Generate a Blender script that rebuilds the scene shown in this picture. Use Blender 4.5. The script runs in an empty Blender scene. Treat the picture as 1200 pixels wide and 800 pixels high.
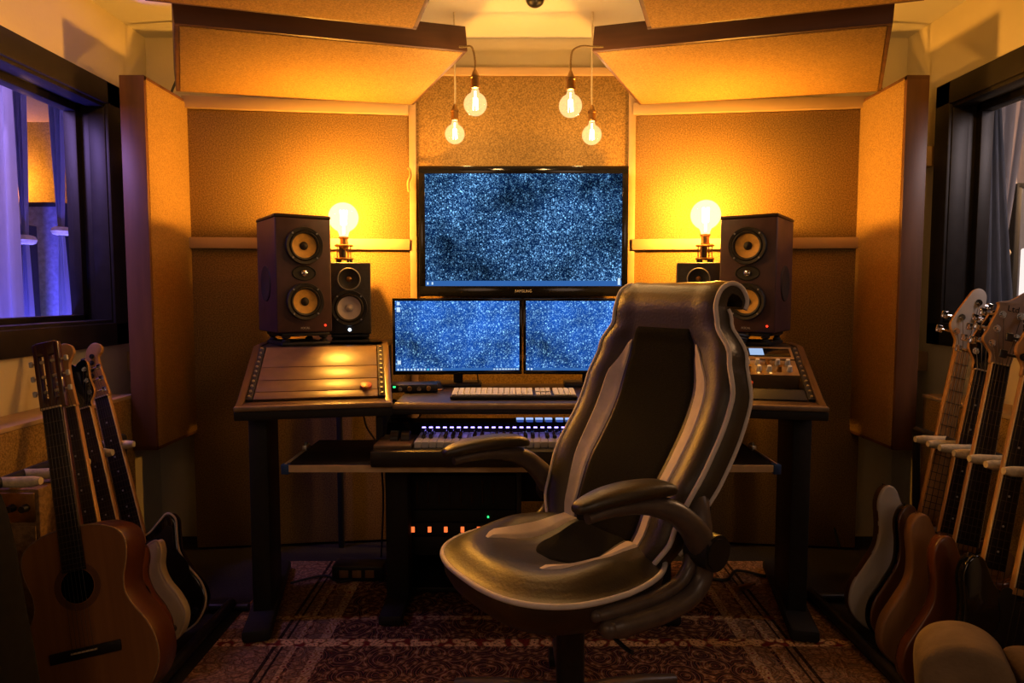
import bpy, bmesh, math, random
from mathutils import Vector, Matrix
random.seed(7)
PI = math.pi
SC = bpy.context.scene
COL = SC.collection
# ------------------------------------------------------------------ camera
H = 1.12
TH = math.atan(55/800)
CT, ST = math.cos(TH), math.sin(TH)
cd = bpy.data.cameras.new('camera'); cam = bpy.data.objects.new('camera', cd); COL.objects.link(cam)
cd.sensor_width = 36; cd.lens = 24; cd.clip_start = .02
cam.location = (0, 0, H); cam.rotation_euler = (PI/2 - TH, 0, 0)
SC.camera = cam
def at(px, py, Y):
    u = (px-600)/800; v = (400-py)/800
    d = Vector((u, CT+ST*v, -ST+CT*v))
    return Vector((0, 0, H)) + d*(Y/d.y)
V = Vector
# ------------------------------------------------------------------ materials
MATS = {}
def mat(name, col, rough=.5, metal=0., noise=0., nscale=8., bump=0., bscale=60., spec=.5, coat=0., stretch=(1,1,1), emit=None, estr=0., col2=None):
    if name in MATS: return MATS[name]
    m = bpy.data.materials.new(name); m.use_nodes = True
    nt = m.node_tree; b = nt.nodes['Principled BSDF']
    b.inputs['Base Color'].default_value = (*col, 1)
    b.inputs['Roughness'].default_value = rough
    b.inputs['Metallic'].default_value = metal
    b.inputs['Specular IOR Level'].default_value = spec
    b.inputs['Coat Weight'].default_value = coat
    tc = nt.nodes.new('ShaderNodeTexCoord')
    mp = nt.nodes.new('ShaderNodeMapping'); mp.inputs['Scale'].default_value = stretch
    nt.links.new(tc.outputs['Object'], mp.inputs['Vector'])
    if noise > 0 or col2:
        n = nt.nodes.new('ShaderNodeTexNoise'); n.inputs['Scale'].default_value = nscale; n.inputs['Detail'].default_value = 6
        nt.links.new(mp.outputs[0], n.inputs['Vector'])
        r = nt.nodes.new('ShaderNodeValToRGB')
        c2 = col2 if col2 else tuple(min(1, c*(1+noise)) for c in col)
        c1 = col if col2 else tuple(c*(1-noise) for c in col)
        r.color_ramp.elements[0].position = .32; r.color_ramp.elements[1].position = .68
        r.color_ramp.elements[0].color = (*c1, 1); r.color_ramp.elements[1].color = (*c2, 1)
        nt.links.new(n.outputs['Fac'], r.inputs[0]); nt.links.new(r.outputs[0], b.inputs['Base Color'])
    if bump > 0:
        n2 = nt.nodes.new('ShaderNodeTexNoise'); n2.inputs['Scale'].default_value = bscale; n2.inputs['Detail'].default_value = 4
        nt.links.new(mp.outputs[0], n2.inputs['Vector'])
        bp = nt.nodes.new('ShaderNodeBump'); bp.inputs['Strength'].default_value = bump; bp.inputs['Distance'].default_value = .01
        nt.links.new(n2.outputs['Fac'], bp.inputs['Height']); nt.links.new(bp.outputs[0], b.inputs['Normal'])
    if emit:
        b.inputs['Emission Color'].default_value = (*emit, 1); b.inputs['Emission Strength'].default_value = estr
    MATS[name] = m
    return m
WOODG = (1, 1, .12)
M_wall = mat('cream_paint', (.84, .73, .50), .75, noise=.04, nscale=3, bump=.08, bscale=90)
M_ceil = mat('ceiling_paint', (.90, .84, .74), .8, noise=.03, nscale=3, bump=.05, bscale=90)
M_floor = mat('dark_carpet', (.018, .016, .014), .95, noise=.4, nscale=120, bump=.4, bscale=300)
def fabric(name, col, dark=.55):
    m = bpy.data.materials.new(name); m.use_nodes = True; nt = m.node_tree; b = nt.nodes['Principled BSDF']
    b.inputs['Roughness'].default_value = .92; b.inputs['Specular IOR Level'].default_value = .15
    tc = nt.nodes.new('ShaderNodeTexCoord')
    n = nt.nodes.new('ShaderNodeTexNoise'); n.inputs['Scale'].default_value = 190; n.inputs['Detail'].default_value = 3; n.inputs['Roughness'].default_value = .7
    n3 = nt.nodes.new('ShaderNodeTexNoise'); n3.inputs['Scale'].default_value = 2.2
    r = nt.nodes.new('ShaderNodeValToRGB'); r.color_ramp.elements[0].position = .36; r.color_ramp.elements[1].position = .66
    r.color_ramp.elements[0].color = (*[c*dark for c in col], 1); r.color_ramp.elements[1].color = (*[c*1.35 for c in col], 1)
    mx = nt.nodes.new('ShaderNodeMix'); mx.data_type = 'RGBA'; mx.blend_type = 'MULTIPLY'; mx.inputs['Factor'].default_value = .25
    nt.links.new(tc.outputs['Object'], n.inputs['Vector']); nt.links.new(tc.outputs['Object'], n3.inputs['Vector'])
    nt.links.new(n.outputs['Fac'], r.inputs[0]); nt.links.new(r.outputs[0], mx.inputs['A']); nt.links.new(n3.outputs['Fac'], mx.inputs['B'])
    nt.links.new(mx.outputs['Result'], b.inputs['Base Color'])
    bp = nt.nodes.new('ShaderNodeBump'); bp.inputs['Strength'].default_value = .35; bp.inputs['Distance'].default_value = .004
    nt.links.new(n.outputs['Fac'], bp.inputs['Height']); nt.links.new(bp.outputs[0], b.inputs['Normal'])
    return m
M_fab = fabric('tan_burlap', (.42, .26, .085))
M_fabc = fabric('cloud_burlap', (.48, .29, .09), .8)
M_pine = mat('pine_batten', (.62, .42, .22), .55, noise=.15, nscale=9, stretch=(.15, 1, 1))
M_dwood = mat('stained_wood', (.13, .055, .025), .5, noise=.35, nscale=14, stretch=(.12, 1, 1))
M_dwoodz = mat('stained_wood_upright', (.17, .07, .028), .5, noise=.35, nscale=14, stretch=(1, 1, .12))
M_blk = mat('black_plastic', (.012, .012, .013), .42, noise=.2, nscale=40)
M_blkg = mat('gloss_black', (.006, .006, .007), .12, noise=.1, nscale=40)
M_blkm = mat('matt_black', (.010, .010, .010), .7, noise=.25, nscale=60)
M_frame = mat('window_frame_black', (.020, .016, .014), .5, noise=.2, nscale=20, spec=.3)
M_steel = mat('steel', (.55, .55, .55), .3, 1., noise=.1, nscale=30)
M_chrome = mat('chrome', (.75, .75, .75), .14, 1., noise=.03, nscale=30)
M_brass = mat('aged_brass', (.42, .25, .09), .35, 1., noise=.25, nscale=30)
M_dmetal = mat('dark_metal', (.05, .045, .04), .4, .8, noise=.2, nscale=30)
M_white = mat('white_plastic', (.78, .77, .76), .35, noise=.03, nscale=20)
M_grey = mat('grey_plastic', (.25, .25, .26), .4, noise=.1, nscale=30)
M_cable = mat('cable_rubber', (.01, .01, .01), .5, noise=.2, nscale=50)
M_cord = mat('twisted_gold_cord', (.5, .33, .12), .6, noise=.3, nscale=300)
# ------------------------------------------------------------------ mesh builder
class MB:
    def __init__(s): s.bm = bmesh.new()
    def _join(s, b, M=None, mi=0):
        if M is not None: bmesh.ops.transform(b, matrix=M, verts=b.verts)
        for f in b.faces: f.material_index = mi
        me = bpy.data.meshes.new('t'); b.to_mesh(me); b.free(); s.bm.from_mesh(me); bpy.data.meshes.remove(me)
    def box(s, c, size, R=None, bev=0., mi=0, seg=2):
        b = bmesh.new(); bmesh.ops.create_cube(b, size=1)
        bmesh.ops.scale(b, vec=size, verts=b.verts)
        if bev > 0: bmesh.ops.bevel(b, geom=b.edges[:], offset=bev, segments=seg, profile=.5, affect='EDGES')
        M = Matrix.Translation(c) @ (R.to_4x4() if R is not None else Matrix())
        s._join(b, M, mi); return s
    def bx(s, x0, x1, y0, y1, z0, z1, bev=0., mi=0, seg=2):
        return s.box(((x0+x1)/2, (y0+y1)/2, (z0+z1)/2), (abs(x1-x0), abs(y1-y0), abs(z1-z0)), None, bev, mi, seg)
    def cyl(s, p, q, r, r2=None, n=20, mi=0, caps=True):
        p, q = V(p), V(q); d = q-p
        b = bmesh.new(); bmesh.ops.create_cone(b, cap_ends=caps, segments=n, radius1=r, radius2=r if r2 is None else r2, depth=d.length)
        M = Matrix.Translation((p+q)/2) @ d.to_track_quat('Z', 'Y').to_matrix().to_4x4()
        s._join(b, M, mi); return s
    def sph(s, c, r, n=20, sc=(1,1,1), mi=0):
        b = bmesh.new(); bmesh.ops.create_uvsphere(b, u_segments=n, v_segments=max(6, n*2//3), radius=r)
        bmesh.ops.scale(b, vec=sc, verts=b.verts); s._join(b, Matrix.Translation(c), mi); return s
    def grid(s, rows, cu=False, cv=False, mi=0, flip=False):
        bm = s.bm; vs = [[bm.verts.new(p) for p in r] for r in rows]
        nr, nc = len(rows), len(rows[0])
        for i in range(nr if cu else nr-1):
            for j in range(nc if cv else nc-1):
                a, b_, c, d = vs[i][j], vs[i][(j+1) % nc], vs[(i+1) % nr][(j+1) % nc], vs[(i+1) % nr][j]
                try:
                    f = bm.faces.new((d, c, b_, a) if flip else (a, b_, c, d)); f.material_index = mi
                except ValueError: pass
        return vs
    def tube(s, pts, r, n=8, mi=0, caps=True, closed=False, flat=1.):
        pts = [V(p) for p in pts]; N = len(pts)
        rs = r if isinstance(r, (list, tuple)) else [r]*N
        rows = []; up = None
        for i, p in enumerate(pts):
            if closed: t = pts[(i+1) % N]-pts[i-1]
            else: t = pts[min(i+1, N-1)]-pts[max(i-1, 0)]
            t = t.normalized() if t.length > 1e-9 else V((0,0,1))
            if up is None:
                up = V((0,0,1)) if abs(t.z) < .9 else V((0,1,0))
            a = t.cross(up)
            a = a.normalized() if a.length > 1e-6 else t.orthogonal().normalized()
            up = a.cross(t).normalized()
            rows.append([p + a*math.cos(k*2*PI/n)*rs[i]*flat + up*math.sin(k*2*PI/n)*rs[i] for k in range(n)])
        vs = s.grid(rows, cu=closed, cv=True, mi=mi)
        if caps and not closed:
            for ring in (vs[0], vs[-1]):
                try:
                    f = s.bm.faces.new(ring); f.material_index = mi
                except ValueError: pass
        return s
    def lathe(s, prof, M=None, n=28, mi=0):
        """prof: list of (r, z) turned about local z"""
        rows = []
        for r, z in prof:
            r = max(r, 1e-5)
            rows.append([V((r*math.cos(k*2*PI/n), r*math.sin(k*2*PI/n), z)) for k in range(n)])
        if M is not None: rows = [[M @ p for p in r_] for r_ in rows]
        s.grid(rows, cv=True, mi=mi); return s
    def prism(s, out, y0, y1, M=None, bev=0., mi=0, seg=2):
        """out: (x, z) outline swept from y0 to y1"""
        b = bmesh.new(); vs = [b.verts.new((x, y0, z)) for x, z in out]
        f = b.faces.new(vs); r = bmesh.ops.extrude_face_region(b, geom=[f])
        nv = [g for g in r['geom'] if isinstance(g, bmesh.types.BMVert)]
        bmesh.ops.translate(b, vec=(0, y1-y0, 0), verts=nv)
        if bev > 0:
            es = [e for e in b.edges if abs(e.verts[0].co.y-e.verts[1].co.y) < 1e-7]
            bmesh.ops.bevel(b, geom=es, offset=bev, segments=seg, profile=.5, affect='EDGES')
        s._join(b, M, mi); return s
    def build(s, name, mats, parent=None, ang=38):
        bm = s.bm
        bmesh.ops.recalc_face_normals(bm, faces=bm.faces)
        me = bpy.data.meshes.new(name); bm.to_mesh(me); bm.free()
        for m in (mats if isinstance(mats, (list, tuple)) else [mats]): me.materials.append(m)
        for p in me.polygons: p.use_smooth = True
        me.set_sharp_from_angle(angle=math.radians(ang))
        o = bpy.data.objects.new(name, me); COL.objects.link(o)
        if parent is not None: o.parent = parent
        return o
def tag(o, label=None, cat=None, group=None, kind=None):
    if label: o['label'] = label
    if cat: o['category'] = cat
    if group: o['group'] = group
    if kind: o['kind'] = kind
    return o
def thing(name, label, cat, loc=(0,0,0), rz=0., group=None, M=None):
    o = bpy.data.objects.new(name, None); COL.objects.link(o); o.empty_display_size = .05
    if M is not None: o.matrix_world = M
    else: o.location = loc; o.rotation_euler = (0, 0, rz)
    return tag(o, label, cat, group)
def struct(name, mb, m):
    return tag(mb.build(name, m), kind='structure')
def kids(o): return [c for c in bpy.data.objects if c.parent is o]
def dup(o, parent=None):
    c = o.copy(); COL.objects.link(c)
    if parent is not None:
        c.parent = parent; c.matrix_parent_inverse = o.matrix_parent_inverse
    for k in kids(o): dup(k, c)
    return c
def text(name, s, size, M, m, parent, ext=.0006):
    cu = bpy.data.curves.new(name, 'FONT'); cu.body = s; cu.size = size; cu.extrude = ext; cu.align_x = 'CENTER'; cu.align_y = 'CENTER'
    t = bpy.data.objects.new('tmp', cu); COL.objects.link(t); bpy.context.view_layer.update()
    me = bpy.data.meshes.new_from_object(t.evaluated_get(bpy.context.evaluated_depsgraph_get())); bpy.data.objects.remove(t); bpy.data.curves.remove(cu)
    me.materials.clear(); me.materials.append(m)
    o = bpy.data.objects.new(name, me); COL.objects.link(o); o.parent = parent; o.matrix_local = M
    return o
def RX(a): return Matrix.Rotation(a, 4, 'X')
def RY(a): return Matrix.Rotation(a, 4, 'Y')
def RZ(a): return Matrix.Rotation(a, 4, 'Z')
def T(*p): return Matrix.Translation(V(p) if len(p) == 3 else p[0])
def cr(pts, n=6, closed=False):
    """Catmull-Rom through pts"""
    P = [V(p) for p in pts]; N = len(P); out = []
    for i in range(N if closed else N-1):
        if closed: p0, p1, p2, p3 = P[i-1], P[i], P[(i+1) % N], P[(i+2) % N]
        else: p0, p1, p2, p3 = P[max(i-1, 0)], P[i], P[i+1], P[min(i+2, N-1)]
        for k in range(n):
            t = k/n
            out.append(.5*((2*p1)+(p2-p0)*t+(2*p0-5*p1+4*p2-p3)*t*t+(3*p1-p0-3*p2+p3)*t**3))
    if not closed: out.append(P[-1])
    return out
def lerp(tab, x):
    for (a, b), (c, d) in zip(tab, tab[1:]):
        if x <= c: 
            t = max(0, (x-a)/(c-a)); t = t*t*(3-2*t); return b+(d-b)*t
    return tab[-1][1]
def sstep(a, b, x):
    t = min(1, max(0, (x-a)/(b-a))); return t*t*(3-2*t)

# ------------------------------------------------------------------ room shell
XL, XR, YF, YB, ZC = -1.62, 1.75, 3.10, -1.9, 2.25
XC = .062
WZ0, WZ1, WY0, WY1 = .995, 1.88, .9, 2.765          # clear window opening
struct('floor', MB().bx(-4.2, 4.3, YB-.2, 6.6, -.1, 0), M_floor)
struct('ceiling', MB().bx(-4.2, 4.3, 1.1, 6.6, ZC, ZC+.1), M_ceil)
struct('ceiling_rear', MB().bx(-4.2, 4.3, YB-.2, 1.1, ZC, ZC+.1), mat('charcoal_ceiling', (.03, .027, .024), .9, noise=.2, nscale=30))
struct('wall_front', MB().bx(XL-.14, XR+.14, YF, YF+.14, 0, ZC), M_wall)
struct('wall_back', MB().bx(XL-.14, XR+.14, YB-.14, YB, 0, ZC), mat('charcoal_wall', (.02, .019, .018), .9, noise=.2, nscale=30))
def sidewall(name, xa, xb):
    b = MB(); b.bx(xa, xb, YB, WY0, 0, ZC); b.bx(xa, xb, WY1, YF, 0, ZC); b.bx(xa, xb, WY0, WY1, 0, WZ0); b.bx(xa, xb, WY0, WY1, WZ1, ZC)
    return struct(name, b, M_wall)
sidewall('wall_left', XL-.14, XL); sidewall('wall_right', XR, XR+.14)
# windows: deep black frame, stepped casing, glass
def glass_mat(name, tint, refl):
    m = bpy.data.materials.new(name); m.use_nodes = True; nt = m.node_tree; nt.nodes.clear()
    o = nt.nodes.new('ShaderNodeOutputMaterial'); mx = nt.nodes.new('ShaderNodeMixShader')
    t = nt.nodes.new('ShaderNodeBsdfTransparent'); t.inputs[0].default_value = (*tint, 1)
    g = nt.nodes.new('ShaderNodeBsdfGlossy'); g.inputs['Roughness'].default_value = .01
    lw = nt.nodes.new('ShaderNodeFresnel'); lw.inputs[0].default_value = refl
    gm = nt.nodes.new('ShaderNodeNewGeometry'); fm = nt.nodes.new('ShaderNodeMath'); fm.operation = 'SUBTRACT'; fm.inputs[0].default_value = 1; nt.links.new(gm.outputs['Backfacing'], fm.inputs[1])
    fx = nt.nodes.new('ShaderNodeMath'); fx.operation = 'MULTIPLY'; nt.links.new(lw.outputs[0], fx.inputs[0]); nt.links.new(fm.outputs[0], fx.inputs[1])
    nt.links.new(fx.outputs[0], mx.inputs[0]); nt.links.new(t.outputs[0], mx.inputs[1]); nt.links.new(g.outputs[0], mx.inputs[2])
    nt.links.new(mx.outputs[0], o.inputs[0]); return m
M_glass = glass_mat('window_glass', (.93, .93, .95), 1.35)
def window(name, x, sgn):
    # sgn: +1 the room lies towards +x
    f = .085
    b = MB()
    def ring(xa, xb, z0, z1, y0, y1, w):
        lo, hi = min(xa, xb), max(xa, xb)
        b.bx(lo, hi, y0, y1, z1-w, z1, .004); b.bx(lo, hi, y0, y1, z0, z0+w, .004)
        b.bx(lo, hi, y0, y0+w, z0, z1, .004); b.bx(lo, hi, y1-w, y1, z0, z1, .004)
    ring(x-.004*sgn, x+.028*sgn, WZ0-.078, WZ1+.078, WY0-.07, WY1+.07, .09)
    ring(x-.05*sgn, x+.016*sgn, WZ0-.03, WZ1+.03, WY0-.03, WY1+.03, .055)
    ring(x-.14*sgn, x-.03*sgn, WZ0-.005, WZ1+.005, WY0-.005, WY1+.005, .02)
    ring(x-.135*sgn, x-.085*sgn, WZ0, WZ1, WY0, WY1, .045)
    o = struct(name, b, M_frame)
    g = MB().bx(x-.118*sgn, x-.112*sgn, WY0+.02, WY1-.02, WZ0+.02, WZ1-.02)
    g.build('window_pane', M_glass, o)
window('window_1', XL, 1); window('window_2', XR, -1)
# rooms beyond the glass
M_far = mat('far_room_paint', (.42, .36, .30), .8, noise=.08, nscale=4)
struct('wall_left_far', MB().bx(-4.2, -4.1, YB, 6.6, 0, ZC), M_far)
struct('wall_right_far', MB().bx(4.2, 4.3, YB, 6.6, 0, ZC), M_far)
struct('wall_left_end', MB().bx(-4.1, XL-.14, 4.3, 4.4, 0, ZC).bx(-4.1, XL-.14, YB-.14, YB, 0, ZC), M_far)
struct('wall_right_end', MB().bx(XR+.14, 4.2, 4.3, 4.4, 0, ZC).bx(XR+.14, 4.2, YB-.14, YB, 0, ZC), M_far)
struct('wall_left_return', MB().bx(XL-.14, XL-.04, YF+.14, 4.3, 0, ZC), M_far)
struct('wall_right_return', MB().bx(XR+.04, XR+.14, YF+.14, 4.3, 0, ZC), M_far)

# ------------------------------------------------------------------ acoustic treatment
def slab(name_face, A, B, C, th, parent, face_m, frame_m, fr=.02, inset=.006, name_frame='frame'):
    """panel with its front rectangle at A (one corner), B (along the length), C (across): frame body + fabric face"""
    A, B, C = V(A), V(B), V(C); u = B-A; w = C-A
    L = u.length; u.normalize(); w = w - u*w.dot(u); D = w.length; w.normalize(); n = u.cross(w)
    return A, u, w, n, L, D
def panel_thing(name, label, A, B, C, th, nflip, cat='acoustic panel', fm=None, wm=None, fr=.018, group=None, endm=None):
    A, u, w, n, L, D = slab('', A, B, C, th, None, None, None)
    if nflip: A = A+u*L; u = -u; n = -n    # n points out of the fabric face
    R = Matrix((u, w, n)).transposed().to_4x4(); R.translation = A
    e = thing(name, label, cat, M=R, group=group)
    b = MB()
    b.bx(0, L, 0, fr, -th, 0, .002); b.bx(0, L, D-fr, D, -th, 0, .002)
    b.bx(0, fr, fr, D-fr, -th, 0, .002); b.bx(L-fr, L, fr, D-fr, -th, 0, .002)
    b.bx(fr, L-fr, fr, D-fr, -th, -th+.006)
    b.build('frame', wm or M_dwood, e)
    MB().bx(fr*.7, L-fr*.7, fr*.7, D-fr*.7, -.03, .003, .004).build('fabric', fm or M_fab, e)
    return e
# side wall panels (stand off the side walls on blocks)
def side_panel(label, xa, xb, sgn):
    e = thing('acoustic_panel', label, 'acoustic panel', (0,0,0))
    z0, z1, y0, y1 = .52, 1.935, 2.60, 2.95
    b = MB(); f = .02
    b.bx(xa, xb, y0, y0+f, z0, z1, .003); b.bx(xa, xb, y1-f, y1, z0, z1, .003); b.bx(xa, xb, y0, y1, z1-f, z1, .003); b.bx(xa, xb, y0, y1, z0, z0+f, .003)
    b.build('frame', M_dwoodz, e)
    xi = xb if sgn > 0 else xa
    MB().bx(min(xi+.003*sgn, xi-.06*sgn), max(xi+.003*sgn, xi-.06*sgn), y0+.012, y1-.012, z0+.012, z1-.012, .005).build('fabric', M_fabc, e)
    for z in (.8, 1.65):
        xw = XL+.001 if sgn > 0 else XR-.001; xo = xa if sgn > 0 else xb
        MB().bx(min(xw, xo), max(xw, xo), 2.86, 2.92, z, z+.08).build('mounting_block', M_pine, e)
side_panel('tall narrow fabric acoustic panel in a dark frame on the wall above the guitars', -1.463, -1.37, 1)
side_panel('tall narrow fabric acoustic panel in a dark frame on the wall above the basses', 1.470, 1.555, -1)
# front wall: two angled fabric bays and one centre bay
def bay(label, xo, yo, xi, yi):
    A = V((xo, yo, 0)); B = V((xi, yi, 0)); u = (B-A); L = u.length; ang = math.atan2(u.y, u.x)
    s = 1
    if xo > xi: A, B = B, A; ang = math.atan2((B-A).y, (B-A).x)
    e = thing('acoustic_wall_panel', label, 'acoustic panel', A, ang)
    zt = at(222, 113, 2.93).z; zt2 = at(222, 127, 2.93).z; zm = at(226, 278, 2.93).z; zm2 = at(226, 291, 2.93).z
    MB().bx(0, L, 0, .03, zm, zt2-.002, .004).build('upper_fabric', M_fab, e)
    MB().bx(0, L, 0, .03, .01, zm2, .004).build('lower_fabric', M_fab, e)
    MB().bx(0, L, -.02, .03, zt2, zt, .002).build('top_batten', M_pine, e)
    MB().bx(0, L, -.02, .03, zm2, zm, .002).build('middle_batten', M_pine, e)
    MB().bx(0, L, .03, .045, .01, zt, 0).build('backing_board', M_dwood, e)
bay('wide burlap wall panel with battens beside the screens, above the sloped bare desk bay', -1.383, 2.93, -.452, 3.045)
bay('wide burlap wall panel with battens beside the screens, behind the rack of knobs', 1.507, 2.93, .53, 3.045)
e = thing('acoustic_wall_panel', 'narrow burlap wall panel behind the big television and hanging bulbs', 'acoustic panel', (0,0,0))
xa, xb = at(488, 200, 3.05).x, at(736, 200, 3.05).x
zt, zt2 = at(600, 80, 3.05).z, at(600, 89, 3.05).z
MB().bx(xa, xb, 3.05, 3.08, .01, zt2, .003).build('fabric', M_fab, e)
MB().bx(xa-.03, xb+.03, 3.035, 3.08, zt2, zt, .002).build('top_batten', M_pine, e)
MB().bx(xa-.03, xa, 3.035, 3.08, .01, zt2, .002).build('post', M_pine, e)
MB().bx(xb, xb+.03, 3.035, 3.08, .01, zt2, .002).build('post', M_pine, e)
MB().bx(xa-.03, xb+.03, 3.08, 3.0995, .01, zt, 0).build('backing_board', M_dwood, e)
# ceiling clouds
def mir(p): return V((2*XC-p.x, p.y, p.z))
def cloud(label, A, B, C, th=.085, wm=None, mirror=False):
    A, B, C = V(A), V(B), V(C)
    if mirror: A, B = mir(B), mir(A); C = A + (mir(C)-B); 
    u = (B-A).normalized(); w = C-A; w = w-u*w.dot(u); n = u.cross(w).normalized()
    e = panel_thing('ceiling_cloud', label, A, B, A+w, th, n.z > 0, 'acoustic panel', M_fabc, wm or M_dwood)
    return e
A = at(204, 27, 2.03); B = at(548, 60, 2.43); C = at(203, 107, 2.58)
c1 = cloud('tilted ceiling panel with a dark wooden edge over the burlap wall by the guitars', A, B, C)
A2 = at(170, 1, 1.93); B2 = at(488, 35, 2.17); C2 = B2 + V((.20, -.52, .03)); 
c2 = cloud('flat ceiling panel hanging nearest the guitar side of the room', A2, B2, A2+(C2-B2), .05)
c3 = cloud('tilted ceiling panel with a dark wooden edge over the burlap wall by the basses', A, B, C, mirror=True)
c4 = cloud('flat ceiling panel hanging nearest the bass side of the room', A2, B2, A2+(C2-B2), .05, mirror=True)
def hooks(cl, pts):
    Mi = cl.matrix_world.inverted()
    for p in pts:
        q = V((p.x, p.y, ZC))
        MB().tube([Mi @ p, Mi @ q], .0035, 6).build('hanger', M_dmetal, cl)
bpy.context.view_layer.update()
for cl, mi_, (a_, b_, c_), th_ in ((c1, 0, (A, B, C), .08), (c3, 1, (A, B, C), .08), (c2, 0, (A2, B2, A2+(C2-B2)), .045), (c4, 1, (A2, B2, A2+(C2-B2)), .045)):
    ps = []
    for s_, t_ in ((.2, .25), (.8, .25), (.2, .8), (.8, .8)):
        p = a_+(b_-a_)*s_+(c_-a_)*t_
        ps.append((mir(p) if mi_ else p)+V((0, 0, th_)))
    hooks(cl, ps)
# low absorber boxes under the windows
def lowbox(label, xa, xb, xf):
    e = thing('bass_trap', label, 'bass trap', (0,0,0))
    MB().bx(xa, xb, 1.0, 2.62, .01, .72, .004).build('cabinet', M_fab, e)
    MB().bx(min(xa, xb)-.0, max(xa, xb), .99, 2.63, .72, .735, .003).build('top_board', M_pine, e)
lowbox('long low fabric covered box along the wall behind the guitars', XL+.002, -1.466, 1)
lowbox('long low fabric covered box along the wall behind the basses', 1.590, XR-.002, -1)
# dome on the ceiling
e = thing('smoke_detector', 'small dark round dome on the bright ceiling', 'smoke detector', (.088, 2.68, ZC))
MB().cyl((0,0,-.012), (0,0,0), .04, n=24).build('base', M_white, e)
MB().sph((0,0,-.012), .035, 20, (1,1,.8)).build('dome', M_dmetal, e)
# ------------------------------------------------------------------ desk
M_lam = mat('dark_laminate', (.030, .022, .018), .34, noise=.25, nscale=18, spec=.6)
M_lamw = mat('walnut_laminate', (.085, .045, .025), .33, noise=.3, nscale=10, stretch=(.2, 1, 1), spec=.6)
M_blank = mat('brown_panel', (.16, .095, .05), .38, noise=.15, nscale=25, spec=.6)
M_raw = mat('raw_wood_edge', (.86, .62, .34), .6, noise=.12, nscale=20)
M_edge = mat('brown_edge', (.30, .20, .12), .35, noise=.2, nscale=30)  # edge strips, lighter brown than the laminate they trim
M_tape = mat('blue_tape', (.02, .07, .25), .5, noise=.1, nscale=40)
ZT = .765
desk = thing('studio_desk', 'wide dark studio desk with sloped side bays and pull-out tray under the monitors', 'desk', (.06, 2.22, 0))
# centre top (desk local: x from -.45 to .45)
b = MB(); b.bx(-.452, .452, 0, .50, ZT-.028, ZT, .010, seg=3); b.build('desktop', M_lam, desk)
MB().bx(-.452, .452, -.014, 0, ZT-.020, ZT-.001, .009, seg=3).build('front_edge', M_edge, desk)
MB().bx(-.452, .452, -.010, .02, ZT-.036, ZT-.018, .004).build('front_apron', M_blkm, desk)
def wing(s):
    """s=-1: bay on the guitar side. Empty-free: build in a bay frame and bake"""
    ang = math.radians(11.8)*(-s)
    Mw = T(s*.452, 0, 0) @ RZ(ang)
    Wd = .49; D0, D1 = .075, .40
    def add(mb, name, m):
        mb.bm.transform(Mw); return mb.build(name, m, desk)
    x0, x1 = (-Wd, 0) if s < 0 else (0, Wd)
    b = MB(); b.bx(x0, x1, 0, .62, ZT-.03, ZT, .006); add(b, 'bay_base', M_lam)
    b = MB(); b.bx(x0+.022, x1-.012, -.002, D0, ZT, ZT+.006, .003); add(b, 'arm_strip', M_lamw)
    b = MB(); b.bx(x0, x1, -.014, 0, ZT-.012, ZT+.006, .006, seg=3); add(b, 'front_edge', M_edge)
    b = MB(); b.bx(x0, x1, -.010, .03, ZT-.040, ZT-.012, .004); add(b, 'front_apron', M_blkm)
    # triangular cheeks
    for xc in (x0+.011, x1-.011):
        b = MB(); out = [(D0-.07, ZT), (D0-.01, ZT+.02), (D1, ZT+.165), (.62, ZT+.165), (.62, ZT)]
        b.prism(out, -.011, .011, bev=.002)
        b.bm.transform(T(xc, 0, 0) @ RZ(PI/2) @ Matrix.Scale(1, 4)); 
        add(b, 'bay_cheek', M_lamw)
    b = MB(); b.bx(x0, x1, D1-.01, .62, ZT+.14, ZT+.16, .004); add(b, 'bay_top', M_lam)
    # sloped rack face
    P0 = V((0, D0, ZT+.012)); P1 = V((0, D1-.005, ZT+.158)); d = P1-P0; L = d.length; sl = math.atan2(d.z, d.y)
    Ms = T(0, P0.y, P0.z) @ RX(sl)
    for xr in (x0+.032, x1-.032):
        b = MB(); b.bx(xr-.011, xr+.011, 0, L, -.006, .004, .001)
        for k in range(11):
            yy = .015+k*(L-.03)/10
            b.cyl((xr, yy, .004), (xr, yy, .0085), .0052, .0042, 10, mi=1)
        b.bm.transform(Ms); add(b, 'rack_rail', [M_blkm, M_steel])
    if s < 0:
        hs = [.045, .075, .09, .15]; y = 0
        for h in hs:
            h = h*L/sum(hs)
            b = MB(); b.bx(x0+.046, x1-.046, y+.0015, y+h-.0015, -.004, .003, .0015); b.bm.transform(Ms); add(b, 'blank_panel', M_blank); y += h
    else:
        b = MB(); b.bx(x0+.046, x1-.046, .0, L*.18, -.006, .0, .0015); b.bm.transform(Ms); add(b, 'blank_panel', M_blkm)
    # outer leg: board with a foot bar
    xl = x0+.05 if s < 0 else x1-.05
    b = MB(); b.bx(xl-.03, xl+.03, .12, .40, .04, ZT-.03, .006); add(b, 'leg', M_blkm)
    b = MB(); b.bx(xl-.045, xl+.045, -.02, .58, .0085, .050, .012); add(b, 'foot', M_blkm)
    return Mw, Ms, x0, x1, L
ML = wing(-1); MR = wing(1)
for s in (-1, 1):
    MB().bx(s*.47-.04, s*.47+.04, .16, .26, .03, ZT-.03, .006).build('leg', M_blkm, desk)
    MB().bx(s*.47-.04, s*.47+.04, .0, .48, .0085, .045, .010).build('foot', M_blkm, desk)
MB().bx(-.45, .45, .44, .46, .30, .42, .004).build('cross_bar', M_blkm, desk)
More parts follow.
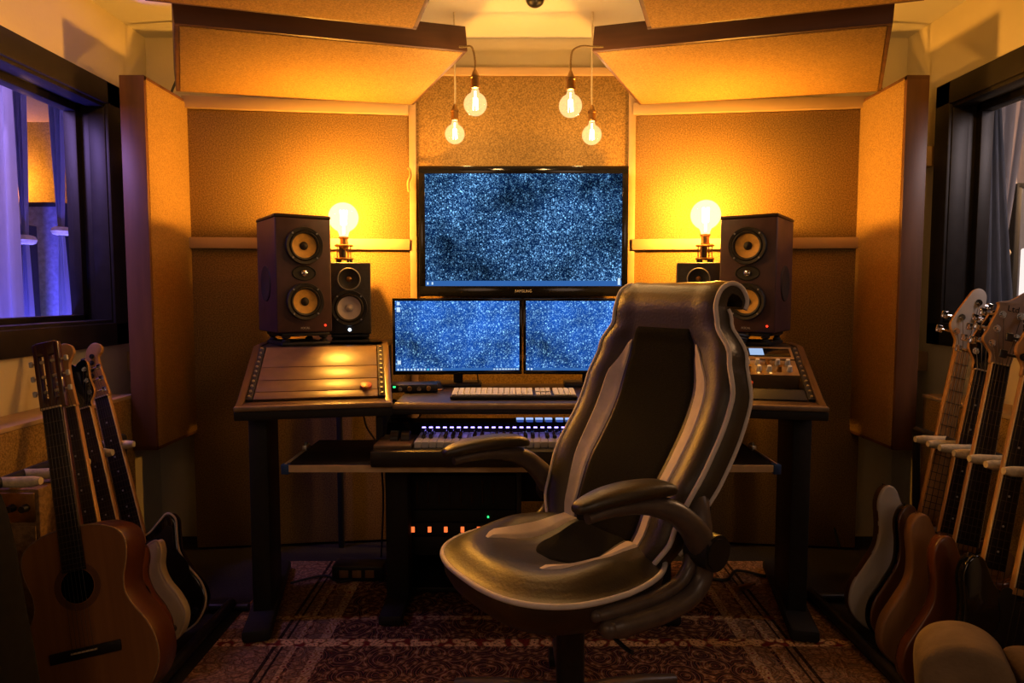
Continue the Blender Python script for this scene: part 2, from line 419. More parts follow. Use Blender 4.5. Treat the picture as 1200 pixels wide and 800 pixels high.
# pull-out tray
ty0 = -.10; tx0, tx1 = -.775, .775; tz = .583
tr = MB().bx(tx0, tx1, ty0, .28, tz-.02, tz, .002).build('pull_out_tray', M_blkm, desk)
MB().bx(tx0, tx1, ty0-.004, ty0, tz-.021, tz+.001).build('front_edge', M_raw, tr)
for s in (-1, 1):
    x = tx0 if s < 0 else tx1
    MB().bx(x-.002, x+.004 if s < 0 else x+.002, ty0, .10, tz-.019, tz+.006).build('side_edge', M_raw, tr)
    MB().bx(x-.012, x+.012, ty0-.008, ty0+.020, tz-.028, tz+.004, .003).build('corner_tape', M_tape, tr)
    b = MB(); b.bx(x-.008, x+.008, .10, .145, tz-.01, tz+.018, .003); b.cyl((x, .12, tz+.018), (x, .12, tz+.026), .006, n=10)
    b.build('bracket', M_steel, tr)
    MB().bx(s*.50-.012, s*.50+.012, .02, .28, tz, ZT-.030, .002).build('hanger', M_blkm, tr)
bpy.context.view_layer.update()
DW = desk.matrix_world.copy()
# ------------------------------------------------------------------ screens
def star_mat(name, base, hot, density=1., s=1., dark=.5):
    m = bpy.data.materials.new(name); m.use_nodes = True; nt = m.node_tree; nt.nodes.clear(); N = nt.nodes.new; Lk = nt.links.new
    o = N('ShaderNodeOutputMaterial'); em = N('ShaderNodeEmission'); tc = N('ShaderNodeTexCoord')
    mp = N('ShaderNodeMapping'); mp.inputs['Scale'].default_value = (1, 0, 1); Lk(tc.outputs['Object'], mp.inputs[0])
    big = N('ShaderNodeTexNoise'); big.inputs['Scale'].default_value = 3.4; big.inputs['Detail'].default_value = 5; big.inputs['Roughness'].default_value = .6; Lk(mp.outputs[0], big.inputs['Vector'])
    bigr = N('ShaderNodeMapRange'); bigr.inputs[1].default_value = .36; bigr.inputs[2].default_value = .62; Lk(big.outputs['Fac'], bigr.inputs[0])
    acc = None
    for sc, thr, amp in ((85*s, .42, .55), (150*s, .46, .55), (240*s, .5, .4), (45*s, .16, 1.2)):
        v = N('ShaderNodeTexVoronoi'); v.voronoi_dimensions = '3D'; v.inputs['Scale'].default_value = sc; Lk(mp.outputs[0], v.inputs['Vector'])
        r = N('ShaderNodeMapRange'); r.inputs[1].default_value = thr*density; r.inputs[2].default_value = thr*.25; r.inputs[3].default_value = 0; r.inputs[4].default_value = 1; Lk(v.outputs['Distance'], r.inputs[0])
        sp = N('ShaderNodeSeparateColor'); Lk(v.outputs['Color'], sp.inputs[0])
        p = N('ShaderNodeMath'); p.operation = 'POWER'; p.inputs[1].default_value = 2.2; Lk(sp.outputs[0], p.inputs[0])
        mu = N('ShaderNodeMath'); mu.operation = 'MULTIPLY'; Lk(r.outputs[0], mu.inputs[0]); Lk(p.outputs[0], mu.inputs[1])
        ma = N('ShaderNodeMath'); ma.operation = 'MULTIPLY_ADD'; ma.inputs[1].default_value = amp; Lk(mu.outputs[0], ma.inputs[0])
        if acc: Lk(acc.outputs[0], ma.inputs[2])
        else: ma.inputs[2].default_value = 0
        acc = ma
    sc2 = N('ShaderNodeMath'); sc2.operation = 'MULTIPLY_ADD'; sc2.inputs[1].default_value = 1-dark; sc2.inputs[2].default_value = dark; Lk(bigr.outputs[0], sc2.inputs[0])
    st = N('ShaderNodeMath'); st.operation = 'MULTIPLY'; Lk(acc.outputs[0], st.inputs[0]); Lk(sc2.outputs[0], st.inputs[1])
    c1 = N('ShaderNodeMix'); c1.data_type = 'RGBA'; c1.inputs['A'].default_value = (*[c*.12 for c in base], 1); c1.inputs['B'].default_value = (*base, 1); Lk(bigr.outputs[0], c1.inputs['Factor'])
    c2 = N('ShaderNodeMix'); c2.data_type = 'RGBA'; c2.blend_type = 'ADD'; c2.inputs['Factor'].default_value = 1; Lk(c1.outputs['Result'], c2.inputs['A'])
    c3 = N('ShaderNodeMix'); c3.data_type = 'RGBA'; c3.blend_type = 'MULTIPLY'; c3.inputs['Factor'].default_value = 1; c3.inputs['A'].default_value = (*hot, 1)
    Lk(st.outputs[0], c3.inputs['B']); Lk(c3.outputs['Result'], c2.inputs['B'])
    Lk(c2.outputs['Result'], em.inputs[0]); em.inputs[1].default_value = 1
    Lk(em.outputs[0], o.inputs[0]); return m
def emis(name, c, s=1.):
    if name in MATS: return MATS[name]
    m = bpy.data.materials.new(name); m.use_nodes = True; nt = m.node_tree; nt.nodes.clear()
    o = nt.nodes.new('ShaderNodeOutputMaterial'); e = nt.nodes.new('ShaderNodeEmission'); e.inputs[0].default_value = (*c, 1); e.inputs[1].default_value = s
    nt.links.new(e.outputs[0], o.inputs[0]); MATS[name] = m; return m
M_tvs = star_mat('tv_starfield', (.003, .026, .12), (1.0, 2.5, 4.4), 1.0, 1.10, .10)
M_mons = star_mat('monitor_starfield', (.012, .115, .62), (1.0, 2.2, 3.0), 1.0, 1.25, .35)
M_task = emis('taskbar_blue', (.03, .12, .38)); M_icon = emis('icon_white', (.55, .75, .95)); M_iconc = emis('icon_cyan', (.1, .6, .8))
M_led_r = emis('led_red', (1, .03, .01), 3); M_led_w = emis('led_white', (.7, .85, 1), 4); M_led_g = emis('led_green', (.03, .9, .2), 2)
M_amber = emis('amber_switch', (1, .16, .035), 1.3)
M_logo = mat('silver_print', (.6, .6, .6), .4, noise=.02)
def screen_thing(name, label, cat, C, rz, w, h, top, side, chin, m_scr, tv=False, tilt=0):
    """front glass in the local plane y=0, facing -y; origin at the middle of the bottom edge"""
    e = thing(name, label, cat, M=T(C) @ RZ(rz) @ RX(tilt))
    MB().bx(-w/2, w/2, .002, .03 if not tv else .045, 0, h, .004).bx(-w*.36, w*.36, .03, .052 if not tv else .075, h*.15, h*.85, .012).build('casing', M_blk, e)
    b = MB()
    b.bx(-w/2, w/2, -.003, .006, h-top, h, .0015); b.bx(-w/2, w/2, -.003, .006, 0, chin, .0015)
    b.bx(-w/2, -w/2+side, -.003, .006, chin, h-top, .001); b.bx(w/2-side, w/2, -.003, .006, chin, h-top, .001)
    b.build('bezel', M_blkg, e)
    MB().bx(-w/2+side, w/2-side, .0, .004, chin, h-top).build('screen', m_scr, e)
    tb = (h-top-chin)*(.047 if tv else .035)
    x0 = -w/2+side
    b = MB(); b.bx(x0, w/2-side, -.0008, 0, chin, chin+tb)
    r = random.Random(len(label))
    if tv:
        for k in (0, 1): b.bx(x0+.006+.02*k, x0+.013+.02*k, -.0016, -.0008, chin+tb*.25, chin+tb*.75, mi=1)
        b.bx(w/2-side-.016, w/2-side-.005, -.0016, -.0008, chin+tb*.2, chin+tb*1.5, mi=1)
    else:
        for k in range(14 if 'clutter' in label else 2): b.bx(x0+.006+.0127*k, x0+.0125+.0127*k, -.0016, -.0008, chin+tb*.15, chin+tb*.85, mi=2 if k == 9 else 1)
        for k in range(9): b.bx(w/2-side-.10+.011*k, w/2-side-.10+.011*k+.006+.003*r.random(), -.0016, -.0008, chin+tb*.25, chin+tb*.7, mi=1)
    b.build('taskbar', [M_task, M_icon, M_iconc], e)
    return e
bw, bh = .895, .553
zb = at(613, 347, 2.93).z
tv = screen_thing('television', 'big black television with a starry screen on the wall above the two monitors', 'television', ((at(492, 300, 2.95).x+at(735, 300, 2.95).x)/2, 2.95, zb), 0, bw, bh, .032, .026, .044, M_tvs, True)
text('logo', 'SAMSUNG', .016, T(0, -.0035, .022) @ RX(PI/2), M_logo, tv)
MB().bx(-.2, .2, .075, .10, .15, .42, .004).build('wall_bracket', M_dmetal, tv)
for px0, px1, lab, rz, ic in ((461, 612, 'starry desktop monitor crowded with taskbar icons beside the bare desk bay clutter', 0, 1), (613, 764, 'starry desktop monitor partly behind the chair headrest', 0, 0)):
    Y = 2.62 if ic else 2.615
    p0, p1 = at(px0, 436, Y), at(px1, 436, Y); w = p1.x-p0.x; h = at(px0, 349, Y).z-at(px0, 438, Y).z
    zb = at(px0, 438.5, Y).z
    ry = math.radians(3.0) if ic else math.radians(-3.0)
    m = screen_thing('monitor', lab, 'monitor', ((p0.x+p1.x)/2, Y, zb), ry, w-.002, h, .010, .010, .015, M_mons)
    if ic:
        b = MB(); x0 = -w/2+.018
        b.bx(x0, x0+.011, -.0008, 0, h-.026, h-.013); b.bx(x0-.001, x0+.012, -.0008, 0, h-.052, h-.034); b.bx(x0, x0+.013, -.0008, 0, .040, .054)
        b.build('desktop_icon', M_icon, m)
    zd = ZT - zb
    MB().bx(-.018, .018, .035, .06, zd+.012, .10, .004).build('stand_neck', M_blk, m)
    MB().bx(-.09, .09, -.02, .12, zd+.001, zd+.012, .005).build('stand_foot', M_blk, m)
tag([o for o in bpy.data.objects if o.name == 'monitor'][0], 'starry desktop monitor with small icons along its taskbar and one column of desktop icons')
# computer keyboard
M_key = mat('keycap_pale', (.66, .70, .84), .4, noise=.06, nscale=40)
kb = thing('computer_keyboard', 'slim computer keyboard with pale keys on the desk under the monitors', 'keyboard', (.006, 2.285, ZT))
MB().bx(-.216, .216, 0, .125, .0015, .014, .004).build('casing', M_blk, kb)
kn = 0
for r_ in range(6):
    y0 = .006+r_*.0192
    segs = [(-.212, .066, 14), (.074, .128, 3), (.136, .212, 4)]
    for a_, c_, n in segs:
        if r_ == 0 and n == 14: xs = [a_, a_+.022, a_+.044, a_+.066, a_+.175, a_+.197, a_+.22, a_+.243, c_]
        elif r_ == 2 and n == 3: continue
        else: xs = [a_+(c_-a_)*k/n for k in range(n+1)]
        for p, q in zip(xs, xs[1:]):
            MB().bx(p+.0012, q-.0012, y0, y0+.0172, .013, .0195+.0012*r_, .0015, seg=1).build('key', M_key, kb)
            kn += 1
# mouse at the end
e = thing('mouse', 'small dark computer mouse on the desk beside the chair', 'mouse', (.285, 2.36, ZT), .2)
MB().sph((0,0,.014), .05, 20, (.62, 1, .42)).build('body', M_blk, e)
for s in (-1, 1): MB().box((s*.013, .024, .027), (.02, .036, .006), None, .003).build('button', M_grey, e)
MB().cyl((-.003, .028, .030), (.003, .028, .030), .006, n=12).build('scroll_wheel', M_grey, e)
# small gear left of the keyboard
e = thing('audio_interface', 'small audio interface with glowing green light on the desk under the monitor', 'audio interface', (-.36, 2.50, ZT), .12)
MB().bx(-.085, .085, -.05, .05, .002, .03, .004).build('casing', M_dmetal, e)
for k in range(4): MB().cyl((-.05+.034*k, -.05, .016), (-.05+.034*k, -.062, .016), .009, .008, 14).build('knob', M_brass if k % 2 else M_chrome, e)
MB().bx(-.075, -.066, -.052, -.05, .02, .026).build('indicator', M_led_g, e)
e = thing('volume_controller', 'small round black volume controller on the desk by the audio interface', 'controller', (-.29, 2.53, ZT))
MB().lathe([(0, 0), (.03, 0), (.032, .01), (.024, .03), (.0, .034)]).build('dial', M_blk, e)
MB().lathe([(.033, 0), (.036, .003), (.033, .008)]).build('base_ring', M_brass, e)
# MIDI keyboard on the tray
M_ivory = mat('ivory_key', (.80, .78, .80), .3, noise=.03, nscale=30)
mk = thing('midi_keyboard', 'black piano keyboard with glowing white keys on the pull-out tray', 'keyboard', (-.015, 2.085, tz+.001))
X0 = -.425; X1 = .425; kx0 = -.295
MB().bx(X0, X1, 0, .285, 0, .052, .006).build('casing', M_blk, mk)
b = MB(); b.prism([(.205, .052), (.235, .098), (.285, .104), (.285, .052)], X0, X1, bev=.002); b.bm.transform(RZ(PI/2) @ Matrix.Identity(4)); 
for v in b.bm.verts: v.co.x = -v.co.x
b.build('control_panel', M_blkg, mk)
MB().bx(X0+.004, kx0-.008, .03, .20, .05, .064, .003).build('wheel_plate', M_blank, mk)
for k in range(2):
    b = MB(); x = X0+.045+.036*k; b.cyl((x, .12, .066), (x+.026, .12, .066), .026, n=24); b.build('pitch_wheel', M_dmetal, mk)
nw = 29; kw = .0236
for k in range(nw):
    x = kx0+k*kw
    b = MB(); b.bx(x+.0006, x+kw-.0006, .045, .20, .052, .072, .0015, seg=1); b.build('white_key', M_ivory, mk)
for k in range(nw-1):
    if k % 7 in (0, 1, 3, 4, 5):
        x = kx0+(k+1)*kw
        MB().bx(x-.0065, x+.0065, .095, .20, .07, .083, .002, seg=1).build('black_key', M_blkg, mk)
M_lg = emis('light_guide', (.30, .22, 1.0), 5.)
for k in range(nw):
    x = kx0+(k+.5)*kw
    MB().bx(x-.006, x+.006, .201, .206, .085, .089).build('key_light', M_lg, mk)
MB().bx(kx0, kx0+nw*kw, .203, .21, .05, .085).build('key_felt', M_blkm, mk)
M_disp = emis('panel_display', (.03, .06, .30), 1.)
M_btn = emis('panel_button', (.35, .5, .9), 1.)
Mp = Matrix.Translation((0, .235, .099)) 
for k in range(8):
    x = .03+k*.033+(.005 if k > 3 else 0)
    MB().bx(x, x+.026, .262, .28, .1025, .107, .001).build('panel_button', M_btn, mk)
    MB().bx(x+.003, x+.024, .238, .258, .0985, .1028, .0005).build('panel_display', M_disp, mk)
# ------------------------------------------------------------------ speakers
M_cab = mat('speaker_walnut_vinyl', (.060, .028, .030), .42, noise=.2, nscale=20, spec=.5)
M_cabt = mat('speaker_dark_top', (.020, .012, .010), .4, noise=.2, nscale=20)
M_cone = mat('yellow_cone', (.62, .36, .07), .55, noise=.15, nscale=60)
M_conew = mat('white_cone', (.62, .55, .55), .5, noise=.05, nscale=60)
M_rub = mat('rubber_surround', (.012, .012, .013), .6, noise=.2, nscale=60)
M_hs = mat('monitor_black_vinyl', (.022, .021, .026), .5, noise=.25, nscale=80, bump=.15, bscale=300)
FY = RX(PI/2)      # lathe axis z -> -y (towards the viewer of the front)
def driver(e, name, cx, cz, R, cone, cap, y=0, ringm=None, screws=4):
    y = y-.011; Mo = T(cx, y, cz) @ FY
    d = MB().lathe([(R*.80, -.008), (R*.80, -.002), (R*.82, .004), (R*.97, .006), (R, .003), (R, -.012)], Mo, 40)
    for k in range(screws):
        a = PI/4+k*2*PI/screws; c = V((cx+R*.91*math.cos(a), y-.005, cz+R*.91*math.sin(a))); d.cyl(c, c+V((0, -.003, 0)), .0035, n=8, mi=1)
    d = d.build(name, [ringm or M_rub, M_steel], e)
    MB().lathe([(R*.64, -.002), (R*.67, .004), (R*.74, .006), (R*.80, .002), (R*.81, -.003)], Mo, 40).build('surround', M_rub, d)
    MB().lathe([(R*.66, -.001), (R*.5, -.0045), (R*.2, -.0095), (.0, -.0102)], Mo, 40).build('cone', cone, d)
    MB().lathe([(0, .002), (R*.12, .0), (R*.2, -.004), (R*.23, -.0098)], Mo, 32).build('dust_cap', cap, d)
    return d
def focal(label, x, y, z, rz):
    e = thing('studio_speaker', label, 'speaker', (x, y, z), rz, 'three-way studio speakers')
    w, h, d = .211, .445, .27
    MB().bx(-w/2, w/2, 0, d, 0, h-.012, .006, seg=3).build('cabinet', M_cab, e)
    MB().bx(-w/2-.002, w/2+.002, -.002, d+.002, h-.014, h, .005, seg=3).build('top_panel', M_cabt, e)
    driver(e, 'woofer', 0, h-.117, .071, M_cone, M_rub)
    driver(e, 'woofer', 0, .118, .071, M_cone, M_rub)
    zc = h/2+.003
    pl = MB(); pl.lathe([(0, .0), (.040, .001), (.043, .004), (.046, .003), (.047, -.001)], T(0, 0, zc) @ FY @ Matrix.Diagonal((1, .62, 1, 1)), 36); t = pl.build('tweeter', M_rub, e)
    MB().lathe([(0, .010), (.008, .009), (.0125, .005), (.013, 0)], T(0, 0, zc) @ FY, 24).build('tweeter_dome', M_chrome, t)
    for s in (-1, 1):
        b = MB(); b.lathe([(0, .003), (.05, .003), (.056, .005), (.068, .004), (.07, 0)], T(s*w/2, d*.52, h*.42) @ RY(s*PI/2), 36); b.build('side_radiator', M_rub, e)
    MB().cyl((w/2-.028, -.003, .026), (w/2-.028, .002, .026), .004, n=12).build('status_light', M_led_r, e)
    text('logo', 'FOCAL', .011, T(0, -.001, .017) @ RX(PI/2), M_logo, e)
    return e
def iso(label, x, y, z, rz, w, d, h):
    e = thing('speaker_stand', label, 'speaker stand', (x, y, z), rz, 'desktop speaker stands')
    for nm, z0, z1 in (('lower_frame', 0, .014), ('upper_frame', h-.014, h)):
        b = MB(); b.bx(-w/2, w/2, 0, .022, z0, z1, .004); b.bx(-w/2, w/2, d-.022, d, z0, z1, .004); b.bx(-w/2, -w/2+.022, .02, d-.02, z0, z1, .003); b.bx(w/2-.022, w/2, .02, d-.02, z0, z1, .003)
        b.build(nm, M_blk, e)
    for sx in (-1, 1):
        for yy in (.02, d-.02):
            x_ = sx*(w/2-.02)
            MB().lathe([(0, .010), (.015, .010), (.016, h*.38), (.007, h*.5), (.016, h*.62), (.015, h-.010), (0, h-.010)], T(x_, yy, 0), 16).build('post', M_rub, e)
    return e
def wpos(p): return p
ztop = ZT+.16                      # top of the bays
fzl = at(357, 388, 2.62); 
SPK = []
for s in (-1, 1):
    lab = 'tall speaker with two yellow cones standing beside the white coned speaker' if s < 0 else 'tall speaker with two yellow cones half behind the chair headrest'
    px = 358 if s < 0 else 874
    p = at(px, 389.5, 2.60)
    rz = math.radians(34)*(-s) * -1
    focal(lab, p.x, 2.60, p.z, rz*-1 if False else (math.radians(34) if s < 0 else -math.radians(34)))
    h = p.z-ztop
    iso('low black stand under the tall speaker on the bare desk bay' if s < 0 else 'low black stand under the tall speaker behind the chair and rack', p.x-(.0), 2.60+.012, ztop, (math.radians(34) if s < 0 else -math.radians(34)), .185, .22, h-.0005)
def hs5(label, x, y, z, rz):
    e = thing('nearfield_speaker', label, 'speaker', (x, y, z), rz, 'small two-way speakers')
    w, h, d = .170, .285, .222
    MB().bx(-w/2, w/2, 0, d, 0, h, .006, seg=3).build('cabinet', M_hs, e)
    driver(e, 'woofer', 0, .105, .071, M_conew, M_conew)
    t = MB().lathe([(.008, .001), (.022, .003), (.036, .007), (.041, .010), (.045, .009), (.046, -.001)], T(0, 0, h-.066) @ FY, 40).build('tweeter', M_rub, e)
    MB().lathe([(.0405, .0105), (.043, .0115), (.0455, .0095)], T(0, 0, h-.066) @ FY, 40).build('tweeter_ring', M_grey, t)
    MB().lathe([(0, .008), (.007, .007), (.011, .003), (.012, .0)], T(0, 0, h-.066) @ FY, 24).build('tweeter_dome', M_brass, t)
    MB().cyl((0, -.003, .018), (0, .002, .018), .0062, n=16).build('status_light', M_led_w, e)
    return e
for s in (-1, 1):
    px = 412 if s < 0 else 815
    p = at(px, 391, 2.75)
    lab = 'small speaker with a white cone under the lamp, on the bare desk bay' if s < 0 else 'small black speaker mostly hidden by the chair headrest, a lamp on top of it'
    rz = math.radians(13) if s < 0 else -math.radians(13)
    hs5(lab, p.x, 2.72, p.z, rz)
    iso('low black stand under the small white coned speaker' if s < 0 else 'low black stand under the small speaker hidden behind the chair', p.x, 2.732, ztop, rz, .15, .18, p.z-ztop-.0005)
    HSZ = p.z+.285
# rear shelf of the desk that carries the small speakers
for s in (-1, 1):
    b = MB(); xx = at(412, 391, 2.75).x if s < 0 else at(820, 391, 2.75).x
    xx -= .06; b.bx(xx-.13, xx+.13, .44, .76, ZT+.14, ZT+.16, .004); b.build('speaker_shelf', M_lam, desk)
    for q in (-.11, .11): MB().bx(xx+q-.012, xx+q+.012, .735, .755, .0, ZT+.14, .003).build('shelf_support', M_blkm, desk)
# ------------------------------------------------------------------ bulbs
def bulb_glass(name, es):
    m = bpy.data.materials.new(name); m.use_nodes = True; nt = m.node_tree; nt.nodes.clear(); N = nt.nodes.new; L = nt.links.new
    o = N('ShaderNodeOutputMaterial'); t = N('ShaderNodeBsdfTransparent'); t.inputs[0].default_value = (1, .93, .82, 1)
    g = N('ShaderNodeBsdfGlossy'); g.inputs['Roughness'].default_value = .03; f = N('ShaderNodeFresnel'); f.inputs[0].default_value = 1.3
    mx = N('ShaderNodeMixShader'); gm = N('ShaderNodeNewGeometry'); fm = N('ShaderNodeMath'); fm.operation = 'SUBTRACT'; fm.inputs[0].default_value = 1; L(gm.outputs['Backfacing'], fm.inputs[1]); fx = N('ShaderNodeMath'); fx.operation = 'MULTIPLY'; L(f.outputs[0], fx.inputs[0]); L(fm.outputs[0], fx.inputs[1]); L(fx.outputs[0], mx.inputs[0]); L(t.outputs[0], mx.inputs[1]); L(g.outputs[0], mx.inputs[2])
    e = N('ShaderNodeEmission'); e.inputs[0].default_value = (1, .66, .30, 1); e.inputs[1].default_value = es
    ad = N('ShaderNodeAddShader'); L(mx.outputs[0], ad.inputs[0]); L(e.outputs[0], ad.inputs[1]); L(ad.outputs[0], o.inputs[0]); return m
M_bg1 = bulb_glass('lit_globe_large', 1.1); M_bg2 = bulb_glass('lit_globe_small', .45)
M_fil = emis('filament', (1, .72, .36), 22.)
LAMP = (1, .445, .055)
def bulb(parent, r, zc, up, glass, power, name='bulb'):
    """globe centred at local z=zc; its neck points to +z when up, else -z"""
    s = 1 if up else -1
    prof = []
    nk = r*.30
    for k in range(19):
        a = -PI/2+k*(PI-.42)/18; prof.append((r*math.cos(a), r*math.sin(a)))
    prof += [(nk*1.15, r*1.05), (nk, r*1.22), (nk, r*1.36)]
    M = T(0, 0, zc) @ (Matrix.Identity(4) if up else RX(PI))
    g = MB().lathe(prof, M, 36).build(name, glass, parent)
    b = MB()
    for k in range(5):
        a = k*2*PI/5; x, y = .22*r*math.cos(a), .22*r*math.sin(a)
        b.tube([V((x, y, zc-s*.48*r)), V((x*.8, y*.8, zc+s*.5*r))], r*.035, 6)
    b.tube([V((0, 0, zc-s*.1*r)), V((0, 0, zc+s*1.1*r))], r*.07, 8)
    b.build('filament', M_fil, g)
    li = bpy.data.lights.new('bulb_light', 'POINT'); li.energy = power; li.color = LAMP if power > 10 else (1, .60, .24); li.shadow_soft_size = r*.5
    lo = bpy.data.objects.new('bulb_light', li); COL.objects.link(lo); lo.parent = parent; lo.location = (0, 0, zc)
    return g
def socket(parent, z0, s, r=.017):
    """brass lampholder from z0 going s*z"""
    b = MB(); b.lathe([(r*1.25, 0), (r*1.3, s*.006), (r*1.02, s*.010), (r, s*.034), (r*1.15, s*.036), (r*1.15, s*.042), (r*.9, s*.046), (r*.55, s*.058), (r*.3, s*.066), (0, s*.066)], T(0, 0, z0), 24)
    return b.build('socket', M_brass, parent)
P_TAB, P_PEN = 40., 3.2
for s in (-1, 1):
    px, pyb, pyt = (402.5, 255, 310) if s < 0 else (827, 252, 308)
    c = at(px, pyb, 2.79)
    e = thing('table_lamp', 'brass cage lamp with a big round bulb on the white coned small speaker' if s < 0 else 'brass cage lamp with a big round bulb on the speaker hidden by the chair', 'lamp', (c.x, 2.79, HSZ+.001), 0, 'brass table lamps')
    zc = c.z-HSZ
    R = .060
    MB().lathe([(0, .012), (.036, .012), (.038, .016), (.036, .020), (0, .020)], None, 28).build('base_plate', M_brass, e)
    zt = .066
    MB().lathe([(0, zt), (.036, zt), (.038, zt+.003), (.036, zt+.007), (0, zt+.007)], None, 28).build('top_plate', M_brass, e)
    for k in range(4):
        a = PI/4+k*PI/2; x, y = .031*math.cos(a), .031*math.sin(a)
        MB().cyl((x, y, .018), (x, y, zt+.01), .0028, n=8).build('rod', M_brass, e)
        MB().lathe([(0, 0), (.006, 0), (.0075, .006), (.005, .013), (0, .013)], T(x, y, 0), 14).build('foot', M_dmetal, e)
    MB().cyl((-.006, 0, .02), (-.006, 0, zt), .014, n=16).build('core', M_dmetal, e)
    zs = zc-R*1.36+.004
    socket(e, zs, -1, .016)
    MB().cyl((0, 0, zt+.005), (0, 0, max(zs-.055, zt+.008)), .006, n=10).build('stem', M_brass, e)
    bulb(e, R, zc, False, M_bg1, P_TAB)
for i, (px, py, Y, lab, cpts) in enumerate((
    (557, 122, 2.40, 'higher hanging bulb at the edge of the ceiling panel on the guitar side', 1),
    (533, 157, 2.82, 'lower hanging bulb at the tip of the ceiling panel on the guitar side', 0),
    (668.5, 124, 2.40, 'higher hanging bulb at the edge of the ceiling panel on the bass side', 1),
    (693.5, 158, 2.82, 'lower hanging bulb at the tip of the ceiling panel on the bass side', 0))):
    c = at(px, py, Y)
    e = thing('pendant_bulb', lab, 'pendant light', (c.x, Y, c.z), 0, 'hanging globe bulbs')
    R = .040; 
    bulb(e, R, 0, True, M_bg2, P_PEN)
    socket(e, R*1.30, 1, .0145)
    z1 = R*1.30+.064
    s = -1 if c.x < XC else 1
    if cpts:
        hk = at(545 if s < 0 else 696, 58, 2.42)-c
        pts = [(0, 0, z1-.004), (0, 0, z1+.03), (s*.006, 0, hk.z-.012), (hk.x*.45, 0, hk.z+.004), (hk.x, 0, hk.z+.002), (hk.x*1.25+s*.01, .006, hk.z+.004)]
    else:
        pts = [(0, 0, z1-.004), (s*-.002, 0, z1+.05), (s*-.001, 0, .3), (0, 0, ZC-c.z-.001)]
    MB().tube(cr(pts, 6), .0035, 8).build('cord', M_cord if cpts else mat('pale_cord', (.75, .66, .48), .7, noise=.1, nscale=200), e)
# ------------------------------------------------------------------ chair
M_leather = mat('black_leather', (.020, .0135, .004), .42, noise=.25, nscale=12, bump=.12, bscale=140, spec=.75)
M_mesh = mat('black_mesh_fabric', (.008, .0075, .007), .85, noise=.3, nscale=200, bump=.3, bscale=500, spec=.15)
M_pipe = mat('pale_piping', (.88, .80, .76), .5, noise=.06, nscale=40)
M_strip = mat('pale_grey_vinyl', (.86, .74, .70), .5, noise=.08, nscale=30, bump=.08, bscale=60)
M_armp = mat('bronze_grey_plastic', (.10, .075, .066), .34, noise=.2, nscale=30, spec=.7)
M_leather.node_tree.nodes['Principled BSDF'].inputs['IOR'].default_value = 1.6
ch = thing('office_chair', 'black leather racing style office chair with pale piping and stripes in front of the desk', 'chair', (.11, 1.65, 0.0078), math.atan2(-.54, -.84))
prof = [(-.125, .455), (-.145, .52), (-.170, .585), (-.205, .655), (-.250, .72), (-.295, .79), (-.325, .86), (-.340, .93), (-.348, .99), (-.350, 1.04), (-.352, 1.085), (-.370, 1.122), (-.405, 1.137), (-.440, 1.127), (-.459, 1.098), (-.452, 1.075)]
PC = [V((a, 0, b)) for a, b in prof]; PC = cr(PC, 4); NS = len(PC)
zz = lambda i: i/(NS-1)
WID = [(0, .195), (.10, .245), (.24, .268), (.40, .268), (.50, .238), (.60, .190), (.68, .182), (1, .186)]
BOL = [(0, .022), (.2, .030), (.40, .030), (.50, .018), (.60, .006), (1, .005)]
THK = [(0, .06), (.3, .085), (.5, .085), (.62, .075), (.72, .055), (.82, .035), (1, .016)]
def bn(i):
    t = PC[min(i+1, NS-1)]-PC[max(i-1, 0)]; t.normalize(); return V((t.z, 0, -t.x))
def front(i, t, off=0.):
    s = zz(i); w = lerp(WID, s); B = lerp(BOL, s)
    a = abs(t)
    b = B*(sstep(.52, .84, a)*(1-.6*sstep(.88, 1.0, a)**1.5)) - .006*(1-a*a)*(1 if s < .55 else .3)
    puff = .010*math.sin(PI*min(1, max(0, (s-.56)/.44)))*(1-a**4) if s > .56 else 0
    return PC[i] + bn(i)*(b+puff+off) + V((0, w*t, 0))
def back(i, t):
    s = zz(i); w = lerp(WID, s); k = lerp(THK, s)
    return PC[i] - bn(i)*(k*(1-abs(t)**5*.35)) + V((0, w*t*.995, 0))
TF = [-1+2*k/40 for k in range(41)]
rows = []
for i in range(NS):
    rows.append([front(i, t) for t in TF] + [back(i, t) for t in [1-2*k/16 for k in range(17)]])
b = MB(); vs = b.grid(rows, cv=True)
b.bm.faces.new(vs[0]); b.bm.faces.new(vs[-1][::-1])
bk = b.build('backrest', M_leather, ch, 60)
def patch(i0, i1, ta, tb, off=.0025, n=8):
    """front surface between profile rows i0..i1; ta, tb functions of the row fraction"""
    rows = []
    for i in range(i0, i1+1):
        f = (i-i0)/(i1-i0); a, c = ta(f), tb(f)
        rows.append([front(i, a+(c-a)*k/n, off if 0 < k < n and i0 < i < i1 else -.002) for k in range(n+1)])
    return rows
iT = int(NS*.53)
b = MB(); b.grid(patch(2, iT+3, lambda f: -.49-.02*f, lambda f: .49+.02*f, .0035, 20)); b.build('mesh_panel', M_mesh, bk)
for s in (-1, 1):
    b = MB(); b.grid(patch(2, iT, lambda f: s*.51, lambda f: s*(.66+.10*math.sin(PI*f)*f - .14*max(0, f-.80)/.2), .0045, 8)); b.build('side_stripe', M_strip, bk)
for s in (-1, 1):
    b = MB(); b.tube([front(i, s*1.0, .001) for i in range(1, NS)], .0062, 10); b.build('piping', M_pipe, bk)
    b = MB(); b.tube([back(i, s*1.0)+V((0, s*.002, 0)) for i in range(4, int(NS*.68))], .005, 8); b.build('rear_piping', M_pipe, bk)
